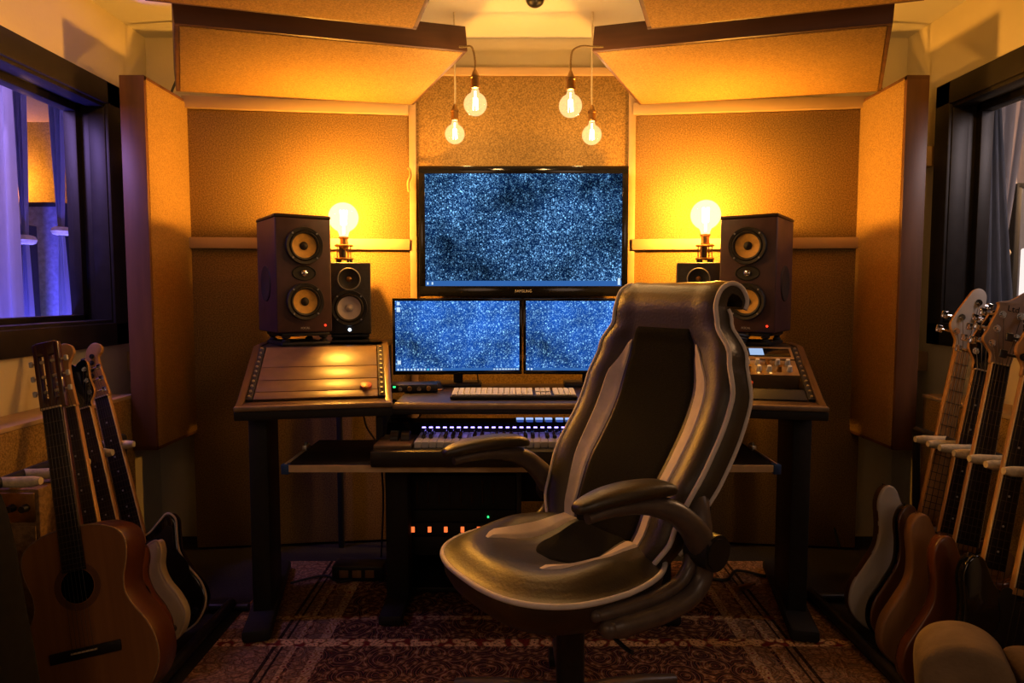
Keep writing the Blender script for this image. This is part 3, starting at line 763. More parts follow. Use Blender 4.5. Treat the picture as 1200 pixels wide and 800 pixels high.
# seat
def rim(a):
    n = 2.7; c, s = math.cos(a), math.sin(a)
    r = 1/((abs(c)/(.262 if c > 0 else .215))**n+(abs(s)/.262)**n)**(1/n)
    return r
def seat_top(a, q):
    r = rim(a); c = max(0, math.cos(a)); bk_ = max(0, -math.cos(a))
    x, y = r*q*math.cos(a), r*q*math.sin(a)
    base = .492 + .004*sstep(0, .27, x) + .018*bk_*q
    fr_ = sstep(-.02, .16, x); bol = (.036-.024*fr_)*sstep(.32, .66, q)*(1-.9*sstep(.72, 1.0, q)**1.2)*(1-.70*bk_)
    return V((x, y, base - (.022-.020*fr_)*(1-q*q) + bol - .022*sstep(.72, 1., q)*(1-bk_*.5)))
NA = 64
rows = [[seat_top(2*PI*k/NA, q) for k in range(NA)] for q in (.001, .1, .2, .3, .4, .5, .57, .64, .70, .76, .82, .88, .93, .97, 1.0)]
for q, dz in ((1.0, .012), (.985, .040), (.93, .066), (.80, .082), (.5, .09), (.001, .09)):
    rows.append([V((rim(2*PI*k/NA)*q*math.cos(2*PI*k/NA), rim(2*PI*k/NA)*q*math.sin(2*PI*k/NA), seat_top(2*PI*k/NA, 1).z*(1 if q > .9 else .5)+(.0 if q > .9 else .5*.45)-dz)) for k in range(NA)])
b = MB(); b.grid(rows, cv=True); st = b.build('seat', M_leather, ch, 70)
b = MB(); b.tube([seat_top(2*PI*k/96, 1.0)+V((0, 0, -.004)) for k in range(96)], .0065, 10, closed=True); b.build('piping', M_pipe, st)
def sp(x, y, off):
    a = math.atan2(y, x); q = math.hypot(x, y)/rim(a); return seat_top(a, min(q, .995))+V((0, 0, off))
def spatch(x0, x1, ya, yb, off, nx=14, ny=6):
    rows = []
    for i in range(nx+1):
        f = i/nx; x = x0+(x1-x0)*f; y0, y1 = ya(f), yb(f)
        rows.append([sp(x, y0+(y1-y0)*k/ny, off if 0 < k < ny and 0 < i < nx else -.002) for k in range(ny+1)])
    return rows
b = MB(); b.grid(spatch(-.17, .045, lambda f: -.095*(1-max(0, (f-.6)/.4)**2.2*.75), lambda f: .095*(1-max(0, (f-.6)/.4)**2.2*.75), .004, 20, 12)); b.build('mesh_panel', M_mesh, st)
for s in (-1, 1):
    b = MB(); b.grid(spatch(-.15, .135, lambda f: s*(.100+.01*f), lambda f: s*(.150-.0*f-.03*max(0, f-.88)/.12), .006)); b.build('side_stripe', M_strip, st)
# arms
for s in (-1, 1):
    L = s*.285
    pts = cr([(.135, L, .665), (.06, L, .672), (-.03, L, .664), (-.10, L*1.02, .640), (-.155, L*1.03, .595), (-.195, L*1.03, .545)], 6)
    rr = [lerp([(0, .012), (.25, .017), (.6, .026), (1, .034)], k/(len(pts)-1)) for k in range(len(pts))]
    b = MB(); b.tube(pts, rr, 14, flat=1.0); arm = b.build('armrest', M_armp, ch, 60)
    b = MB()
    pp = cr([(.165, L, .693), (.10, L, .703), (.02, L, .706), (-.06, L, .702), (-.105, L, .692)], 5)
    N = len(pp); rows = []
    for i, p in enumerate(pp):
        f = i/(N-1); e = math.sin(PI*min(1, max(0, .04+.92*f)))**.45; w = .036*e; h = .020*e
        rows.append([p+V((0, w*math.copysign(abs(math.cos(q))**.7, math.cos(q)), h*math.copysign(abs(math.sin(q))**.8, math.sin(q))-.004)) for q in [2*PI*k/20 for k in range(20)]])
    vs = b.grid(rows, cv=True); b.bm.faces.new(vs[0]); b.bm.faces.new(vs[-1]); b.build('arm_pad', M_leather, arm, 70)
    pv = V((-.205, L*1.03, .535))
    b = MB(); b.cyl(pv+V((0, -.032, 0)), pv+V((0, .032, 0)), .042, n=32); b.cyl(pv+V((0, s*.032, 0)), pv+V((0, s*.036, 0)), .034, n=32); b.build('pivot', M_blk, arm)
    low = cr([(-.205, L*1.0, .520), (-.20, L, .470), (-.165, L, .435), (-.10, L*.99, .418), (-.02, L*.97, .412), (.06, L*.94, .410)], 6)
    for dz, r0 in ((0, .025), (.030, .016)):
        rr = [r0*(1.0 if k < len(low)-2 else .8) for k in range(len(low))]
        b = MB(); b.tube([p+V((.025*(dz > 0), -s*.012*(dz > 0), dz)) for p in low], rr, 14)
        for k in (-1,): b.sph(low[k]+V((.025*(dz > 0), -s*.012*(dz > 0), dz)), r0*.85, 14)
        b.build('lower_bracket', M_armp, arm, 60)
    MB().tube([V((-.03, L*.9, .395)), V((-.03, .0, .372))], .016, 10).build('cross_tube', M_blk, arm)
    # upper strut behind the backrest
    b = MB(); b.tube(cr([(-.20, L*.98, .56), (-.215, L*.9, .61), (-.235, L*.80, .635), (-.26, L*.6, .64)], 5), [.030]*11+[.026]*5, 12); b.build('back_bracket', M_armp, arm, 60)
# mechanism, column, star base
MB().bx(-.16, .10, -.10, .10, .345, .385, .012).build('tilt_plate', M_blkm, ch)
b = MB(); b.cyl((-.045, 0, .10), (-.045, 0, .30), .036, n=28); b.cyl((-.045, 0, .29), (-.045, 0, .36), .028, n=24); b.build('gas_column', M_blk, ch)
b = MB(); b.tube(cr([(-.02, .06, .365), (.0, .18, .36), (.0, .25, .345), (.0, .275, .345)], 4), .005, 8); b.build('height_lever', M_blk, ch)
bs = MB(); bs.lathe([(0, .115), (.045, .112), (.052, .095), (.05, .07), (0, .06)], T(-.045, 0, 0), 28); bs = bs.build('star_base', M_armp, ch)
a0 = math.radians(20) - math.atan2(-.54, -.84)
for k in range(5):
    a = a0+k*2*PI/5; d = V((math.cos(a), math.sin(a), 0)); c0 = V((-.045, 0, 0))
    b = MB(); b.tube([c0+d*.03+V((0,0,.088)), c0+d*.12+V((0,0,.090)), c0+d*.22+V((0,0,.084)), c0+d*.31+V((0,0,.072))], [.026, .024, .021, .016], 12); b.build('leg', M_armp, bs, 60)
    cs = MB(); e_ = c0+d*.305; n_ = V((-d.y, d.x, 0))
    cs.cyl(e_+V((0,0,.03)), e_+V((0,0,.072)), .008, n=10); cs = cs.build('caster', M_blk, bs)
    b = MB()
    for q in (-1, 1): b.cyl(e_+n_*q*.008+V((0,0,.0285)), e_+n_*q*.026+V((0,0,.0285)), .0280, n=22)
    b.bm.verts.ensure_lookup_table()
    b.build('caster_wheel', M_blk, bs)
# ------------------------------------------------------------------ guitars
M_cedar = mat('cedar_top', (.30, .125, .035), .38, noise=.12, nscale=16, stretch=(3, 1, .12), spec=.5, coat=.25)
M_rose = mat('rosewood_side', (.075, .022, .012), .3, noise=.35, nscale=14, stretch=(1, 1, .2), coat=.3)
M_eb = mat('ebony_board', (.012, .009, .008), .45, noise=.3, nscale=30, stretch=(1, 1, .1))
M_rwb = mat('rosewood_board', (.028, .014, .010), .45, noise=.35, nscale=30, stretch=(1, 1, .1))
M_maple = mat('maple', (.52, .27, .09), .35, noise=.15, nscale=14, stretch=(1, 1, .12), coat=.2)
M_fret = mat('fret_wire', (.12, .10, .085), .45, 1., noise=.05, nscale=30)
M_pearl = mat('pearl_dot', (.6, .58, .52), .3, noise=.1, nscale=60)
M_cream = mat('cream_binding', (.72, .56, .32), .45, noise=.08, nscale=30)
M_gblk = mat('black_lacquer', (.006, .006, .007), .12, noise=.2, nscale=6, coat=.5)
M_gwht = mat('white_lacquer', (.62, .56, .48), .25, noise=.04, nscale=8, coat=.3)
M_gnat = mat('natural_ash', (.30, .15, .055), .4, noise=.28, nscale=12, stretch=(1.5, 1, .15))
M_gred = mat('mahogany_lacquer', (.17, .050, .018), .22, noise=.25, nscale=10, stretch=(1, 1, .2), coat=.4)
M_gsun = mat('tobacco_brown', (.13, .050, .018), .3, noise=.3, nscale=8, stretch=(1, 1, .2), coat=.3)
M_pg = mat('black_scratchplate', (.015, .014, .014), .3, noise=.1, nscale=30)
M_pgw = mat('cream_scratchplate', (.65, .52, .30), .35, noise=.06, nscale=30)
M_tan = mat('foam_pad_tan', (.82, .68, .42), .85, noise=.15, nscale=60, bump=.2, bscale=120)
M_str = mat('string_wire', (.10, .09, .08), .45, 1., noise=.1, nscale=40)
def gframe(Pb, Pt, face):
    z = (Pt-Pb); L = z.length; z.normalize(); y = -V(face); y = (y-z*y.dot(z)).normalized(); x = y.cross(z)
    M = Matrix((x, y, z)).transposed().to_4x4(); M.translation = Pb; return M, L
def spl(o, n=5): return [(p.x, p.z) for p in cr([(x, 0, z) for x, z in o], n, True)]
STRAT = [(-.03, .335), (-.062, .352), (-.098, .405), (-.128, .400), (-.138, .355), (-.122, .29), (-.118, .235), (-.138, .175), (-.160, .11), (-.152, .05), (-.105, .012), (-.03, .0), (.05, .002), (.118, .022), (.158, .072), (.158, .13), (.132, .19), (.116, .245), (.122, .30), (.128, .345), (.108, .37), (.075, .352), (.04, .33), (0, .325)]
SINGLE = [(-.03, .335), (-.07, .355), (-.11, .345), (-.135, .30), (-.125, .25), (-.13, .20), (-.155, .145), (-.165, .085), (-.135, .03), (-.07, .004), (0, 0), (.07, .004), (.135, .03), (.165, .085), (.155, .145), (.13, .20), (.122, .25), (.135, .30), (.128, .335), (.09, .325), (.06, .29), (.03, .30)]
H6 = [(-.021, 0), (-.022, .02), (-.036, .035), (-.040, .06), (-.030, .12), (-.018, .165), (.000, .185), (.020, .186), (.034, .170), (.030, .150), (.016, .135), (.018, .08), (.022, .03), (.021, 0)]
H33 = [(-.021, 0), (-.025, .02), (-.042, .05), (-.037, .10), (-.040, .145), (-.030, .165), (-.008, .158), (.0, .150), (.008, .158), (.030, .165), (.040, .145), (.037, .10), (.042, .05), (.025, .02), (.021, 0)]
HTELE = [(-.021, 0), (-.022, .02), (-.034, .04), (-.036, .08), (-.030, .14), (-.022, .165), (-.005, .190), (.018, .196), (.036, .184), (.040, .165), (.030, .148), (.020, .125), (.020, .06), (.022, .02), (.021, 0)]
HB = [(-.022, 0), (-.026, .03), (-.050, .07), (-.042, .11), (-.015, .175), (.0, .205), (.022, .212), (.040, .195), (.043, .15), (.034, .10), (.026, .05), (.022, 0)]
HLT = [(-.024, 0), (-.030, .03), (-.058, .065), (-.050, .10), (-.032, .17), (-.036, .185), (.0, .200), (.040, .235), (.046, .222), (.040, .16), (.048, .08), (.034, .03), (.024, 0)]
def peg(parent, x, z, side, k, m, bass=False, y=-.004):
    q = 1.35 if bass else 1.
    b = MB(); b.cyl((x*k, (y+.014)*k, z*k), (x*k, (y-.008)*k, z*k), .0042*q*k, n=10); b.cyl((x*k, y*k, z*k), (x*k, (y-.0025)*k, z*k), .008*q*k, n=14)
    xo = x+side*.020*q; b.cyl((x*k, (y+.016)*k, z*k), ((xo+side*.012)*k, (y+.016)*k, z*k), .003*q*k, n=8)
    b.box(((xo+side*.018)*k, (y+.016)*k, z*k), (.015*q*k, .006*q*k, .017*q*k), None, .0025*k)
    b.build('tuning_peg', m, parent)
def electric(label, group, Pb, Pt, face, total, out, bscale, th, zjoin, scale_len, nstr, hout, pegs, m_body, m_side, m_neck, m_fb, m_head, m_peg, m_pg=None, m_bind=None, bass=False, dots=True, logo=None, nut_w=.042, m_pick=None):
    M, L = gframe(Pb, Pt, face); k = L/total
    e = thing('bass_guitar' if bass else 'electric_guitar', label, 'bass guitar' if bass else 'guitar', M=M, group=group)
    o = [(x*bscale*k, z*bscale*k) for x, z in spl(out)]
    b = MB(); b.prism(o, 0, th*k, bev=.008*k, seg=3)
    if m_side is not m_body:
        b.bm.faces.ensure_lookup_table()
        b.bm.normal_update()
        for f in b.bm.faces:
            c = f.calc_center_median()
            if c.y > .006*k: f.material_index = 1
    body = b.build('body', [m_body, m_side], e, 50)
    if m_bind and (not bass):
        for yy in (.004*k,):
            b = MB(); b.tube([(x*1.002, yy, z*1.002) for x, z in o], .0032*k, 6, closed=True); b.build('binding', m_bind, body)
    hl = max(z for x, z in hout); zn = total-hl; zend = zjoin
    if m_pg:
        po = [(x*.62*bscale*k + .035*bscale*k, (.14+.0+z*.52)*bscale*k) for x, z in spl(STRAT)]
        MB().prism(po, -.002*k, .0005*k).build('pickguard', m_pg, body)
    # neck + board
    def ntaper(z): f = (z-zend)/(zn-zend); return (nut_w*1.34*(1-f)+nut_w*f)/2
    b = MB(); b.prism([(-ntaper(zend)*k, (zend-.02)*k), (ntaper(zend)*k, (zend-.02)*k), (ntaper(zn)*k, zn*k), (-ntaper(zn)*k, zn*k)], -.006*k, .018*k, bev=.008*k, seg=3); neck = b.build('neck', m_neck, e, 60)
    b = MB(); b.prism([(-ntaper(zend)*k, zend*k), (ntaper(zend)*k, zend*k), (ntaper(zn)*k, zn*k), (-ntaper(zn)*k, zn*k)], -.0125*k, -.0065*k, bev=.0012*k)
    for j in range(1, 22):
        z = zn-scale_len*(1-2**(-j/12))
        if z < zend+.004: break
        w = ntaper(z); b.bx(-w*k, w*k, -.0137*k, -.0124*k, (z-.0011)*k, (z+.0011)*k, mi=1)
        if dots and j in (3, 5, 7, 9, 12, 15, 17):
            zm = zn-scale_len*(1-2**(-(j-.5)/12))
            if zm > zend: b.cyl((0, -.0124*k, zm*k), (0, -.0130*k, zm*k), .0032*k, n=10, mi=2)
    fb = b.build('fingerboard', [m_fb, M_fret, M_pearl], neck)
    if m_bind:
        for s in (-1, 1):
            b = MB(); b.tube([(s*ntaper(zend)*k, -.0095*k, zend*k), (s*ntaper(zn)*k, -.0095*k, zn*k)], .0026*k, 6); b.build('binding', m_bind, neck)
    MB().bx(-nut_w/2*k, nut_w/2*k, -.0155*k, -.004*k, zn*k, (zn+.004)*k).build('nut', M_cream, neck)
    hs = [(x*k, (zn+z)*k) for x, z in spl(hout, 4)]
    head = MB().prism(hs, -.004*k, .011*k, bev=.002*k); 
    if m_head is not m_neck:
        for f in head.bm.faces:
            if f.calc_center_median().y < -.0035*k: f.material_index = 1
    head = head.build('headstock', [m_neck, m_head], e, 50)
    for x, z, s in pegs: peg(head, x, zn+z, s, k, m_peg, bass)
    zb = zn-scale_len
    br = MB(); br.bx(-.042*k, .042*k, -.012*k, 0, (zb-.02)*k, (zb+.012)*k, .003*k)
    for j in range(nstr): 
        x = (-.026+.052*j/(nstr-1)) if not bass else (-.030+.060*j/(nstr-1)); br.bx((x-.004)*k, (x+.004)*k, -.016*k, -.011*k, (zb-.012)*k, (zb+.010)*k, .001*k)
    br.build('bridge', M_chrome, body)
    for zq, hh in (((zb+.03), .020), ((zb+.085), .020), ((zb+.135), .020))[:2 if bass else 3]:
        MB().bx(-.042*k, .042*k, -.008*k, 0, (zq-hh/2)*k, (zq+hh/2+.008)*k, .003*k).build('pickup', m_pick or M_blk, body)
    for j in range(3):
        MB().lathe([(0, .016*k), (.0085*k, .016*k), (.011*k, .0*k), (0, 0)], T((.075+.018*j)*bscale*k*1.1, 0, (.115-.03*j)*bscale*k) @ FY, 16).build('knob', M_chrome if bass else M_blk, body)
    for j in range(nstr):
        f = j/(nstr-1)-.5; xb = f*(.060 if bass else .052); xn = f*(nut_w-.008)
        px, pz, _ = pegs[min(j, len(pegs)-1)]
        b = MB(); r = (.0011 if bass else .0006)*k
        b.tube([(xb*k, -.0165*k, zb*k), (xn*k, -.0158*k, (zn+.002)*k), (px*k, -.010*k, (zn+pz)*k)], r, 5); b.build('string', M_str, e)
    # strap buttons
    for x, z in ((0, .0), (out[3][0]*bscale+.006, out[3][1]*bscale*.995)):
        MB().lathe([(0, .012*k), (.007*k, .012*k), (.003*k, .006*k), (.005*k, -.004*k)], T(x*k, th*.5*k, z*k) @ (RX(PI) if z < .1 else Matrix.Identity(4)), 14).build('strap_button', M_chrome, body)
    if logo: text('logo', logo, .026*k, T(.008*k, -.0046*k, (zn+hl*.73)*k) @ RX(PI/2), M_blk, head, .0003)
    return e
def pg6(x0, x1, z0, z1, n=6, s=-1): return [(x0+(x1-x0)*j/(n-1), z0+(z1-z0)*j/(n-1), s) for j in range(n)]
# classical
def classical(label, Pb, Pt, face):
    M, L = gframe(Pb, Pt, face); k = L
    e = thing('classical_guitar', label, 'guitar', M=M)
    hw = [(.0, .0), (.004, .055), (.022, .112), (.06, .160), (.11, .183), (.165, .182), (.215, .163), (.26, .135), (.295, .121), (.335, .122), (.385, .137), (.43, .139), (.462, .118), (.483, .070), (.489, .03)]
    half = [(p.x, p.z) for p in cr([(h, 0, z) for z, h in hw], 4)]
    o = [(x*k, z*k) for x, z in half] + [(-x*k, z*k) for x, z in half[::-1][:-1]]
    ins = lambda f, dz: [(x*f, (z-.24*k)*f+.24*k) for x, z in o]
    body = MB().prism(o, .003*k, .098*k, bev=.003*k).build('body', M_rose, e, 50)
    top = MB().prism(ins(.992, 0), -.0005*k, .004*k).build('top', M_cedar, body)
    b = MB(); b.tube([(x, .0015*k, z) for x, z in o[1:]], .0024*k, 6, closed=True); b.build('binding', mat('inlaid_binding', (.30, .19, .09), .45, noise=.3, nscale=90), body)
    zs = .335*k
    b = MB(); b.lathe([(.046*k, .0008*k), (.062*k, .0014*k), (.063*k, .0)], T(0, 0, zs) @ FY, 48); b.build('rosette', M_dwoodz, body)
    b = MB(); b.lathe([(0, .0018*k), (.0435*k, .0018*k), (.044*k, .0)], T(0, 0, zs) @ FY, 48); b.build('sound_hole', mat('sound_hole_dark', (.002, .0018, .0015), .9, noise=.2, nscale=20, spec=.0), body)
    zb = .165*k
    b = MB(); b.bx(-.094*k, .094*k, -.008*k, 0, zb-.014*k, zb+.014*k, .003*k); b.bx(-.034*k, .034*k, -.012*k, -.006*k, zb+.002*k, zb+.006*k, mi=1); b.bx(-.04*k, .04*k, -.0105*k, -.006*k, zb-.010*k, zb-.003*k)
    b.build('bridge', [M_eb, M_cream], body)
    zn = .815
    def tp(z): f = (z-.375)/(zn-.375); return (.062*(1-f)+.052*f)/2
    neck = MB().prism([(-tp(.48)*k, .48*k), (tp(.48)*k, .48*k), (tp(zn)*k, zn*k), (-tp(zn)*k, zn*k)], -.004*k, .018*k, bev=.007*k, seg=3).build('neck', M_rose, e, 60)
    b = MB(); b.prism([(-tp(.375)*k, .375*k), (tp(.375)*k, .375*k), (tp(zn)*k, zn*k), (-tp(zn)*k, zn*k)], -.0085*k, -.0022*k, bev=.001*k)
    for j in range(1, 20):
        z = zn-.65*(1-2**(-j/12))
        if z < .38: break
        b.bx(-tp(z)*k, tp(z)*k, -.0097*k, -.0083*k, (z-.0011)*k, (z+.0011)*k, mi=1)
    b.build('fingerboard', [M_eb, M_fret], neck)
    MB().bx(-.026*k, .026*k, -.0115*k, -.002*k, zn*k, (zn+.005)*k).build('nut', M_cream, neck)
    # slotted headstock
    hb = MB(); z0, z1 = zn, 1.0
    hb.bx(-.036*k, -.022*k, -.002*k, .016*k, z0*k, z1*k, .003*k); hb.bx(.022*k, .036*k, -.002*k, .016*k, z0*k, z1*k, .003*k)
    hb.bx(-.0075*k, .0075*k, -.002*k, .016*k, z0*k, z1*k, .002*k); hb.bx(-.024*k, .024*k, -.0015*k, .0155*k, z0*k, (z0+.03)*k, .002*k); hb.bx(-.03*k, .03*k, -.0015*k, .0155*k, (z1-.035)*k, (z1+.004)*k, .006*k)
    head = hb.build('headstock', M_rose, e)
    for s in (-1, 1):
        for j in range(3):
            z = z0+.05+.042*j
            b = MB(); b.cyl((s*.007*k, .007*k, z*k), (s*.023*k, .007*k, z*k), .0048*k, n=12); b.cyl((s*.036*k, .007*k, z*k), (s*.044*k, .007*k, z*k), .0028*k, n=8)
            b.box((s*.049*k, .007*k, z*k), (.010*k, .009*k, .016*k), None, .003*k, mi=1); b.build('tuning_peg', [M_cream, M_pearl], head)
    for j in range(6):
        f = j/5-.5; s = -1 if f < 0 else 1; r3 = (j if j < 3 else 5-j)
        b = MB(); b.tube([(f*.056*k, -.0125*k, zb+.004*k), (f*.043*k, -.0122*k, (zn+.003)*k), (s*.015*k, .004*k, (z0+.05+.042*r3)*k)], .0006*k, 5); b.build('string', M_str, e)
    return e
GL = 'guitars standing in the rack along the wall'
fl = V((.10, -1., 0)); fr = V((-.12, -1., 0))
classical('orange topped classical guitar with a slotted headstock, foremost in the rack', at(112, 840, 1.62), at(52, 402, 1.80), V((.03, -1., 0)))
electric('natural headed electric guitar with dotted dark fingerboard right behind the classical guitar', GL, at(136, 790, 1.80), at(69, 404, 1.97), fl, .985, SINGLE, 1.0, .045, .30, .648, 6, HTELE,
    pg6(-.024, -.006, .035, .145), M_gred, M_gred, M_maple, M_rwb, M_maple, M_chrome, M_pg)
electric('black headed electric guitar with cream bound fingerboard and cream body edge', GL, at(163, 771, 1.93), at(88, 424, 2.12), fl, .985, SINGLE, 1.0, .05, .30, .63, 6, H33,
    [(-.028, .05, -1), (-.026, .09, -1), (-.026, .13, -1), (.026, .13, 1), (.026, .09, 1), (.028, .05, 1)], M_pgw, M_cream, M_maple, M_rwb, M_gblk, M_chrome, None, M_cream)
electric('black electric guitar with a pale edged double horned body, rearmost by the tall panel', GL, at(189, 752, 2.06), at(106, 404, 2.29), fl, .985, STRAT, 1.0, .044, .315, .648, 6, H6,
    pg6(-.026, -.002, .035, .145), M_gblk, M_gblk, M_maple, M_eb, M_maple, M_blk, M_pg, M_cream)
GB = 'bass guitars standing in the rack along the wall'
bp4 = [(-.030, .055, -1), (-.022, .105, -1), (.020, .165, 1), (.022, .115, 1)]
bp4i = [(-.028, .06, -1), (-.018, .10, -1), (-.008, .14, -1), (.004, .175, -1)]
bp5 = [(-.034, .06, -1), (-.028, .105, -1), (-.020, .150, -1), (.030, .155, 1), (.030, .09, 1)]
electric('white bass with a pale maple fingerboard and pale headstock, farthest along the rack', GB, at(1057, 752, 2.16), at(1142, 337, 2.36), fr, 1.15, STRAT, 1.12, .045, .40, .86, 4, HB, bp4,
    M_gwht, M_gsun, M_maple, M_maple, M_gwht, M_chrome, None, None, True, False)
electric('bass with brown horned body, dark fingerboard and small black headstock behind the marked headstock', GB, at(1081, 772, 2.04), at(1163, 362, 2.22), fr, 1.15, STRAT, 1.12, .045, .40, .86, 4, HB, bp4i,
    M_gsun, M_gblk, M_maple, M_eb, M_gblk, M_chrome, M_pg, None, True, True)
electric('five string bass with a natural wood body and dark letters on its wooden headstock', GB, at(1100, 800, 1.92), at(1188, 338, 2.08), fr, 1.17, STRAT, 1.12, .043, .40, .86, 5, HLT, bp5,
    M_gnat, M_gnat, M_maple, M_eb, mat('pale_head_veneer', (.42, .30, .24), .45, noise=.2, nscale=20, stretch=(1, 1, .15)), M_chrome, None, M_cream, True, False, 'Ltd', .047)
electric('glossy red brown bass with cream bound dark neck, in front of the five string bass', GB, at(1128, 836, 1.78), at(1224, 358, 1.92), fr, 1.15, STRAT, 1.12, .045, .40, .86, 4, HB, bp4,
    M_gred, M_gred, M_maple, M_eb, M_maple, M_blk, M_pg, M_cream, True, True)
electric('dark bass nearest the tan armrest, only its cream edged neck showing', GB, at(1165, 868, 1.66), at(1262, 370, 1.80), fr, 1.15, STRAT, 1.12, .045, .40, .86, 4, HB, bp4,
    M_gblk, M_gblk, M_maple, M_eb, M_gblk, M_blk, M_pg, M_cream, True, True)
# racks
def rack(label, xb, sgn, y0, y1, zf, ys):
    e = thing('guitar_rack', label, 'guitar rack', (0, 0, 0))
    MB().tube([(xb, y0, zf), (xb, y1, zf)], .014, 12).build('top_rail', M_blk, e)
    for y in (y0, y1):
        MB().tube([(xb, y, zf), (xb+sgn*-.02, y, .04)], .013, 10).build('upright', M_blk, e)
        MB().tube([(xb-sgn*.02, y, .02), (xb+sgn*.42, y, .02)], .014, 10).build('foot', M_blk, e)
    for x in (.11, .36):
        MB().tube([(xb+sgn*x, y0, .035), (xb+sgn*x, y1, .035)], .018, 10).build('bottom_rail', M_blk, e)
    for y in ys:
        b = MB(); b.tube([(xb, y, zf), (xb+sgn*.04, y, zf), (xb+sgn*.08, y, zf+.002), (xb+sgn*.105, y, zf+.004)], [.014, .015, .015, .010], 12); b.build('padded_finger', M_tan, e)
rack('dark rack with tan padded fingers holding the guitar necks', -1.35, 1, 1.66, 2.34, .625, (1.775, 1.86, 1.98, 2.10, 2.22))
rack('dark rack with tan padded fingers holding the bass necks', 1.45, -1, 1.60, 2.42, .635, (1.755, 1.84, 1.91, 1.98, 2.05, 2.12, 2.18, 2.25))
# ------------------------------------------------------------------ rack gear
def in_bay(mb, Ms, Mw): mb.bm.transform(Mw @ Ms); return mb
Mw, Ms, x0, x1, L = MR
base = DW @ Mw @ Ms
xm = (x0+x1)/2; wR = (x1-x0)-.092
def rack_unit(name, label, cat, f0, f1):
    e = thing(name, label, cat, M=base @ T(xm, L*(f0+f1)/2, .002))
    h = L*(f1-f0)-.003
    return e, wR, h
M_fp = mat('champagne_faceplate', (.42, .32, .18), .35, .6, noise=.1, nscale=20)
e, w, h = rack_unit('rack_preamp', 'rack unit with two rows of small pale knobs, lower of the two silver units', 'rack unit', .40, .70)
MB().bx(-w/2, w/2, -h/2, h/2, -.05, .006, .002).build('faceplate', M_fp, e)
for r_ in range(2):
    for k in range(11):
        x = -w/2+.03+k*(w-.06)/10; y = -h*.22+h*.44*r_
        b = MB(); b.lathe([(0, .026), (.007, .026), (.0085, .012), (.010, .006), (0, .006)], T(x, y, 0), 14); b.build('knob', M_white if (k+r_) % 3 else M_brass, e)
for k in range(8): MB().bx(-w/2+.02+k*.04, -w/2+.028+k*.04, -h*.42, -h*.36, .005, .008).build('indicator', emis('warm_pin', (1, .5, .12), 1.2), e)
e, w, h = rack_unit('rack_interface', 'slim rack unit with a bright blue display, upper of the two silver units', 'rack unit', .72, .98)
MB().bx(-w/2, w/2, -h/2, h/2, -.05, .006, .002).build('faceplate', M_fp, e)
MB().bx(-w/2+.01, w/2-.01, -h*.32, h*.30, .005, .009, .001).build('dark_window', M_blkg, e)
MB().bx(.05, .098, -h*.26, h*.26, .0085, .011).build('display', emis('pale_display', (.28, .40, .62), 1.2), e)
for k in range(5): MB().lathe([(0, .022), (.008, .022), (.010, .008), (0, .008)], T(-w/2+.04+k*.032, 0, 0), 14).build('knob', M_chrome, e)
MB().cyl((-.02, 0, .008), (-.02, 0, .012), .004, n=10).build('status_light', emis('warm_pin', (1, .5, .12), 1.2), e)
M_rpick = mat('red_plastic', (.45, .05, .02), .4, noise=.1, nscale=40)
def pick(name, label, cat, M):
    e = thing(name, label, cat, M=M)
    b = MB(); b.prism(spl([(-.02, .010), (-.012, .026), (.012, .026), (.02, .010), (.006, -.012), (-.006, -.012)]), -.004, .004, RX(-PI/2), bev=.0015); b.build('body', M_rpick, e)
    MB().lathe([(0, .012), (.007, .010), (.009, .003), (0, .002)], T(0, -.012, .001), 14).build('knob', M_brass, e)
    return e
pick('guitar_capo', 'small reddish clip lying in the empty slot below the rows of knobs', 'clip', base @ T(xm+.02, L*.22, .006))
MwL, MsL, lx0, lx1, LL = ML
pick('guitar_tuner', 'small reddish clip lying on the lit bare desk bay', 'clip', DW @ MwL @ MsL @ T(-.085, LL*.14, .008))
# cable coil behind the rack
b = MB()
for k in range(4):
    c = V((.80+.012*k, 2.60, ztop+.012+.010*k)); r = .085-.006*k
    b.tube([c+V((r*math.cos(a), r*.62*math.sin(a), .004*math.sin(3*a))) for a in [2*PI*q/28 for q in range(28)]], .0055, 8, closed=True)
b.tube(cr([(.72, 2.60, ztop+.02), (.66, 2.54, ztop+.05), (.62, 2.50, ztop+.01), (.60, 2.58, ztop+.006)], 6), .004, 8)
tag(b.build('coiled_cable', M_cable), 'coiled black cable lying on the desk bay behind the rack units', 'cable')
# under-desk rack with amber switches
M_rk = mat('rack_case_black', (.014, .014, .014), .5, noise=.25, nscale=30)
pa, pb_ = at(457, 660, 2.46), at(611, 548, 2.46)
e = thing('equipment_rack', 'black equipment rack with five glowing amber switches on the rug under the desk', 'equipment rack', ((pa.x+pb_.x)/2, 2.46, .02))
w = pb_.x-pa.x; hh = pb_.z-.02
b = MB(); b.bx(-w/2, w/2, 0, .40, 0, .018, .003); b.bx(-w/2, w/2, 0, .40, hh-.018, hh, .003); b.bx(-w/2, -w/2+.018, 0, .40, 0, hh, .003); b.bx(w/2-.018, w/2, 0, .40, 0, hh, .003); b.bx(-w/2, w/2, .39, .40, 0, hh)
b.build('case', M_rk, e)
zs_ = at(520, 620, 2.46).z-.02
units = [(zs_-.10, zs_-.03), (zs_-.026, zs_+.022), (zs_+.026, zs_+.07), (zs_+.074, hh-.03)]
